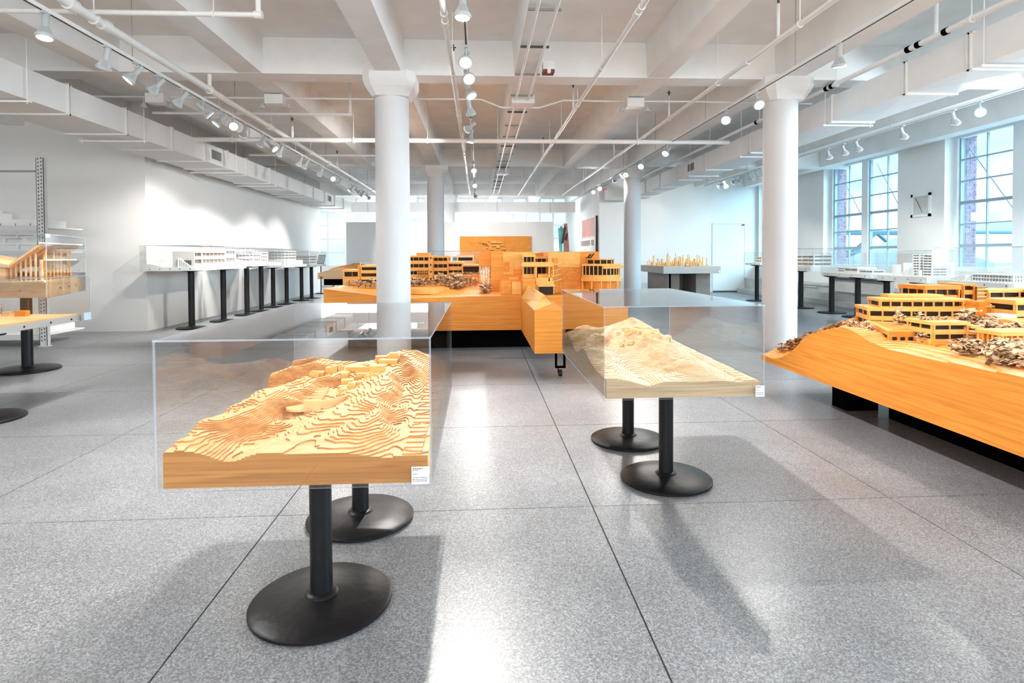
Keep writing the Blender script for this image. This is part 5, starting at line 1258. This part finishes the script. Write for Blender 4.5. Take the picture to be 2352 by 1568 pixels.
mb = MB(); mb.v = [(4.170, 23.0 + .3 * math.cos(R(a)), 1.35 + .24 * math.sin(R(a))) for a in range(0, 360, 20)]; mb.f = [tuple(range(18))]; mb.m = [0]; mb.build('painted_sun', 'posteryellow', ps)
tl = MB()
for k in range(14):
    if k in (3,): continue
    y = y0 + .40 + .2 * k
    for (a, b, c, d_) in ((0, .03, 0, .2), (.10, .13, 0, .2), (0, .13, .17, .2), (0, .13, .0 if k % 2 else .08, .03 if k % 2 else .11)): tl.box(4.169, 4.172, y + a, y + b, 1.70 + c, 1.70 + d_)
tl.build('title_lettering', 'posterink', ps, kind='stuff')
scp = thing('sculpture', 'tall angular sculpture of teal and brown slabs beside the partition', 'sculpture', (3.05, 20.6, 0))
MB().prof([(3.02, 0), (3.22, 0), (3.16, 1.75), (3.10, 2.45), (3.0, 2.45), (2.98, 1.9)], 'y', 20.5, 20.62).build('brown_slab', 'sculpt', scp)
MB().prof([(2.86, 0), (2.96, 0), (2.94, 1.7), (2.99, 2.3), (2.80, 2.3), (2.84, 1.5)], 'y', 20.55, 20.65).build('teal_slab', 'teal', scp)
MB().prof([(2.90, 1.75), (2.95, 1.75), (3.06, 2.32), (3.0, 2.34)], 'y', 20.46, 20.5).build('dark_strut', 'sculptdk', scp); MB().prof([(3.0, 1.9), (3.08, 1.86), (3.13, 2.12), (3.08, 2.1)], 'y', 20.46, 20.5).build('dark_strut', 'sculptdk', scp)
MB().prof([(2.84, 2.36), (2.95, 2.36), (2.91, 2.2)], 'y', 20.5, 20.56).build('wedge', 'greydk', scp)
# beige hillside slab behind the left wing
bt = thing('terrain_model', 'beige boxed hillside model on black trestle behind the honey wood model', 'architectural model', (-2.9, 13.2, .85))
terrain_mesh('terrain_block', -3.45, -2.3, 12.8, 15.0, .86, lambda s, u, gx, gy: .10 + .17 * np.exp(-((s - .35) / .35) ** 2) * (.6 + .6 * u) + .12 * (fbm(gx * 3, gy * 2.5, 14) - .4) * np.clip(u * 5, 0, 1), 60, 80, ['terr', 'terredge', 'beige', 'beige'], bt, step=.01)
MB().box(-3.36, -2.45, 12.95, 14.8, .72, .858).build('black_support', 'blackflat', bt)
for x, y in ((-3.2, 13.1), (-2.5, 13.1), (-3.2, 14.6), (-2.5, 14.6)): MB().cyl((x, y, 0), (x, y, .73), .03, n=10).build('leg', 'white', bt)
for x in (-3.40, -2.55): MB().box(x, x + .05, 12.795, 12.80, .87, .91).build('bracket', 'rust', bt)
# cased white model half hidden behind the honey wood model
wm = thing('white_model', 'white model on a wooden base half hidden behind the honey wood model', 'architectural model', (-.5, 14.2, .8))
MB().box(-1.1, .1, 13.8, 15.0, 1.0, 1.06).build('base_box', 'ply', wm); white_tower(wm, rrect(-.62, -.2, 14.0, 14.4), 1.06, 2, .12, .1); white_tower(wm, rrect(-1.0, -.7, 14.1, 14.5), 1.06, 1, .12, .1)
for x, y in ((-.9, 14.0), (-.1, 14.8)): MB().cyl((x, y, 0), (x, y, 1.0), .05, n=12).build('leg', 'black', wm)
acrylic_case('display_case', 'clear case over the half hidden white model', rect(-1.14, .14, 13.75, 15.05), 1.0, 1.46)
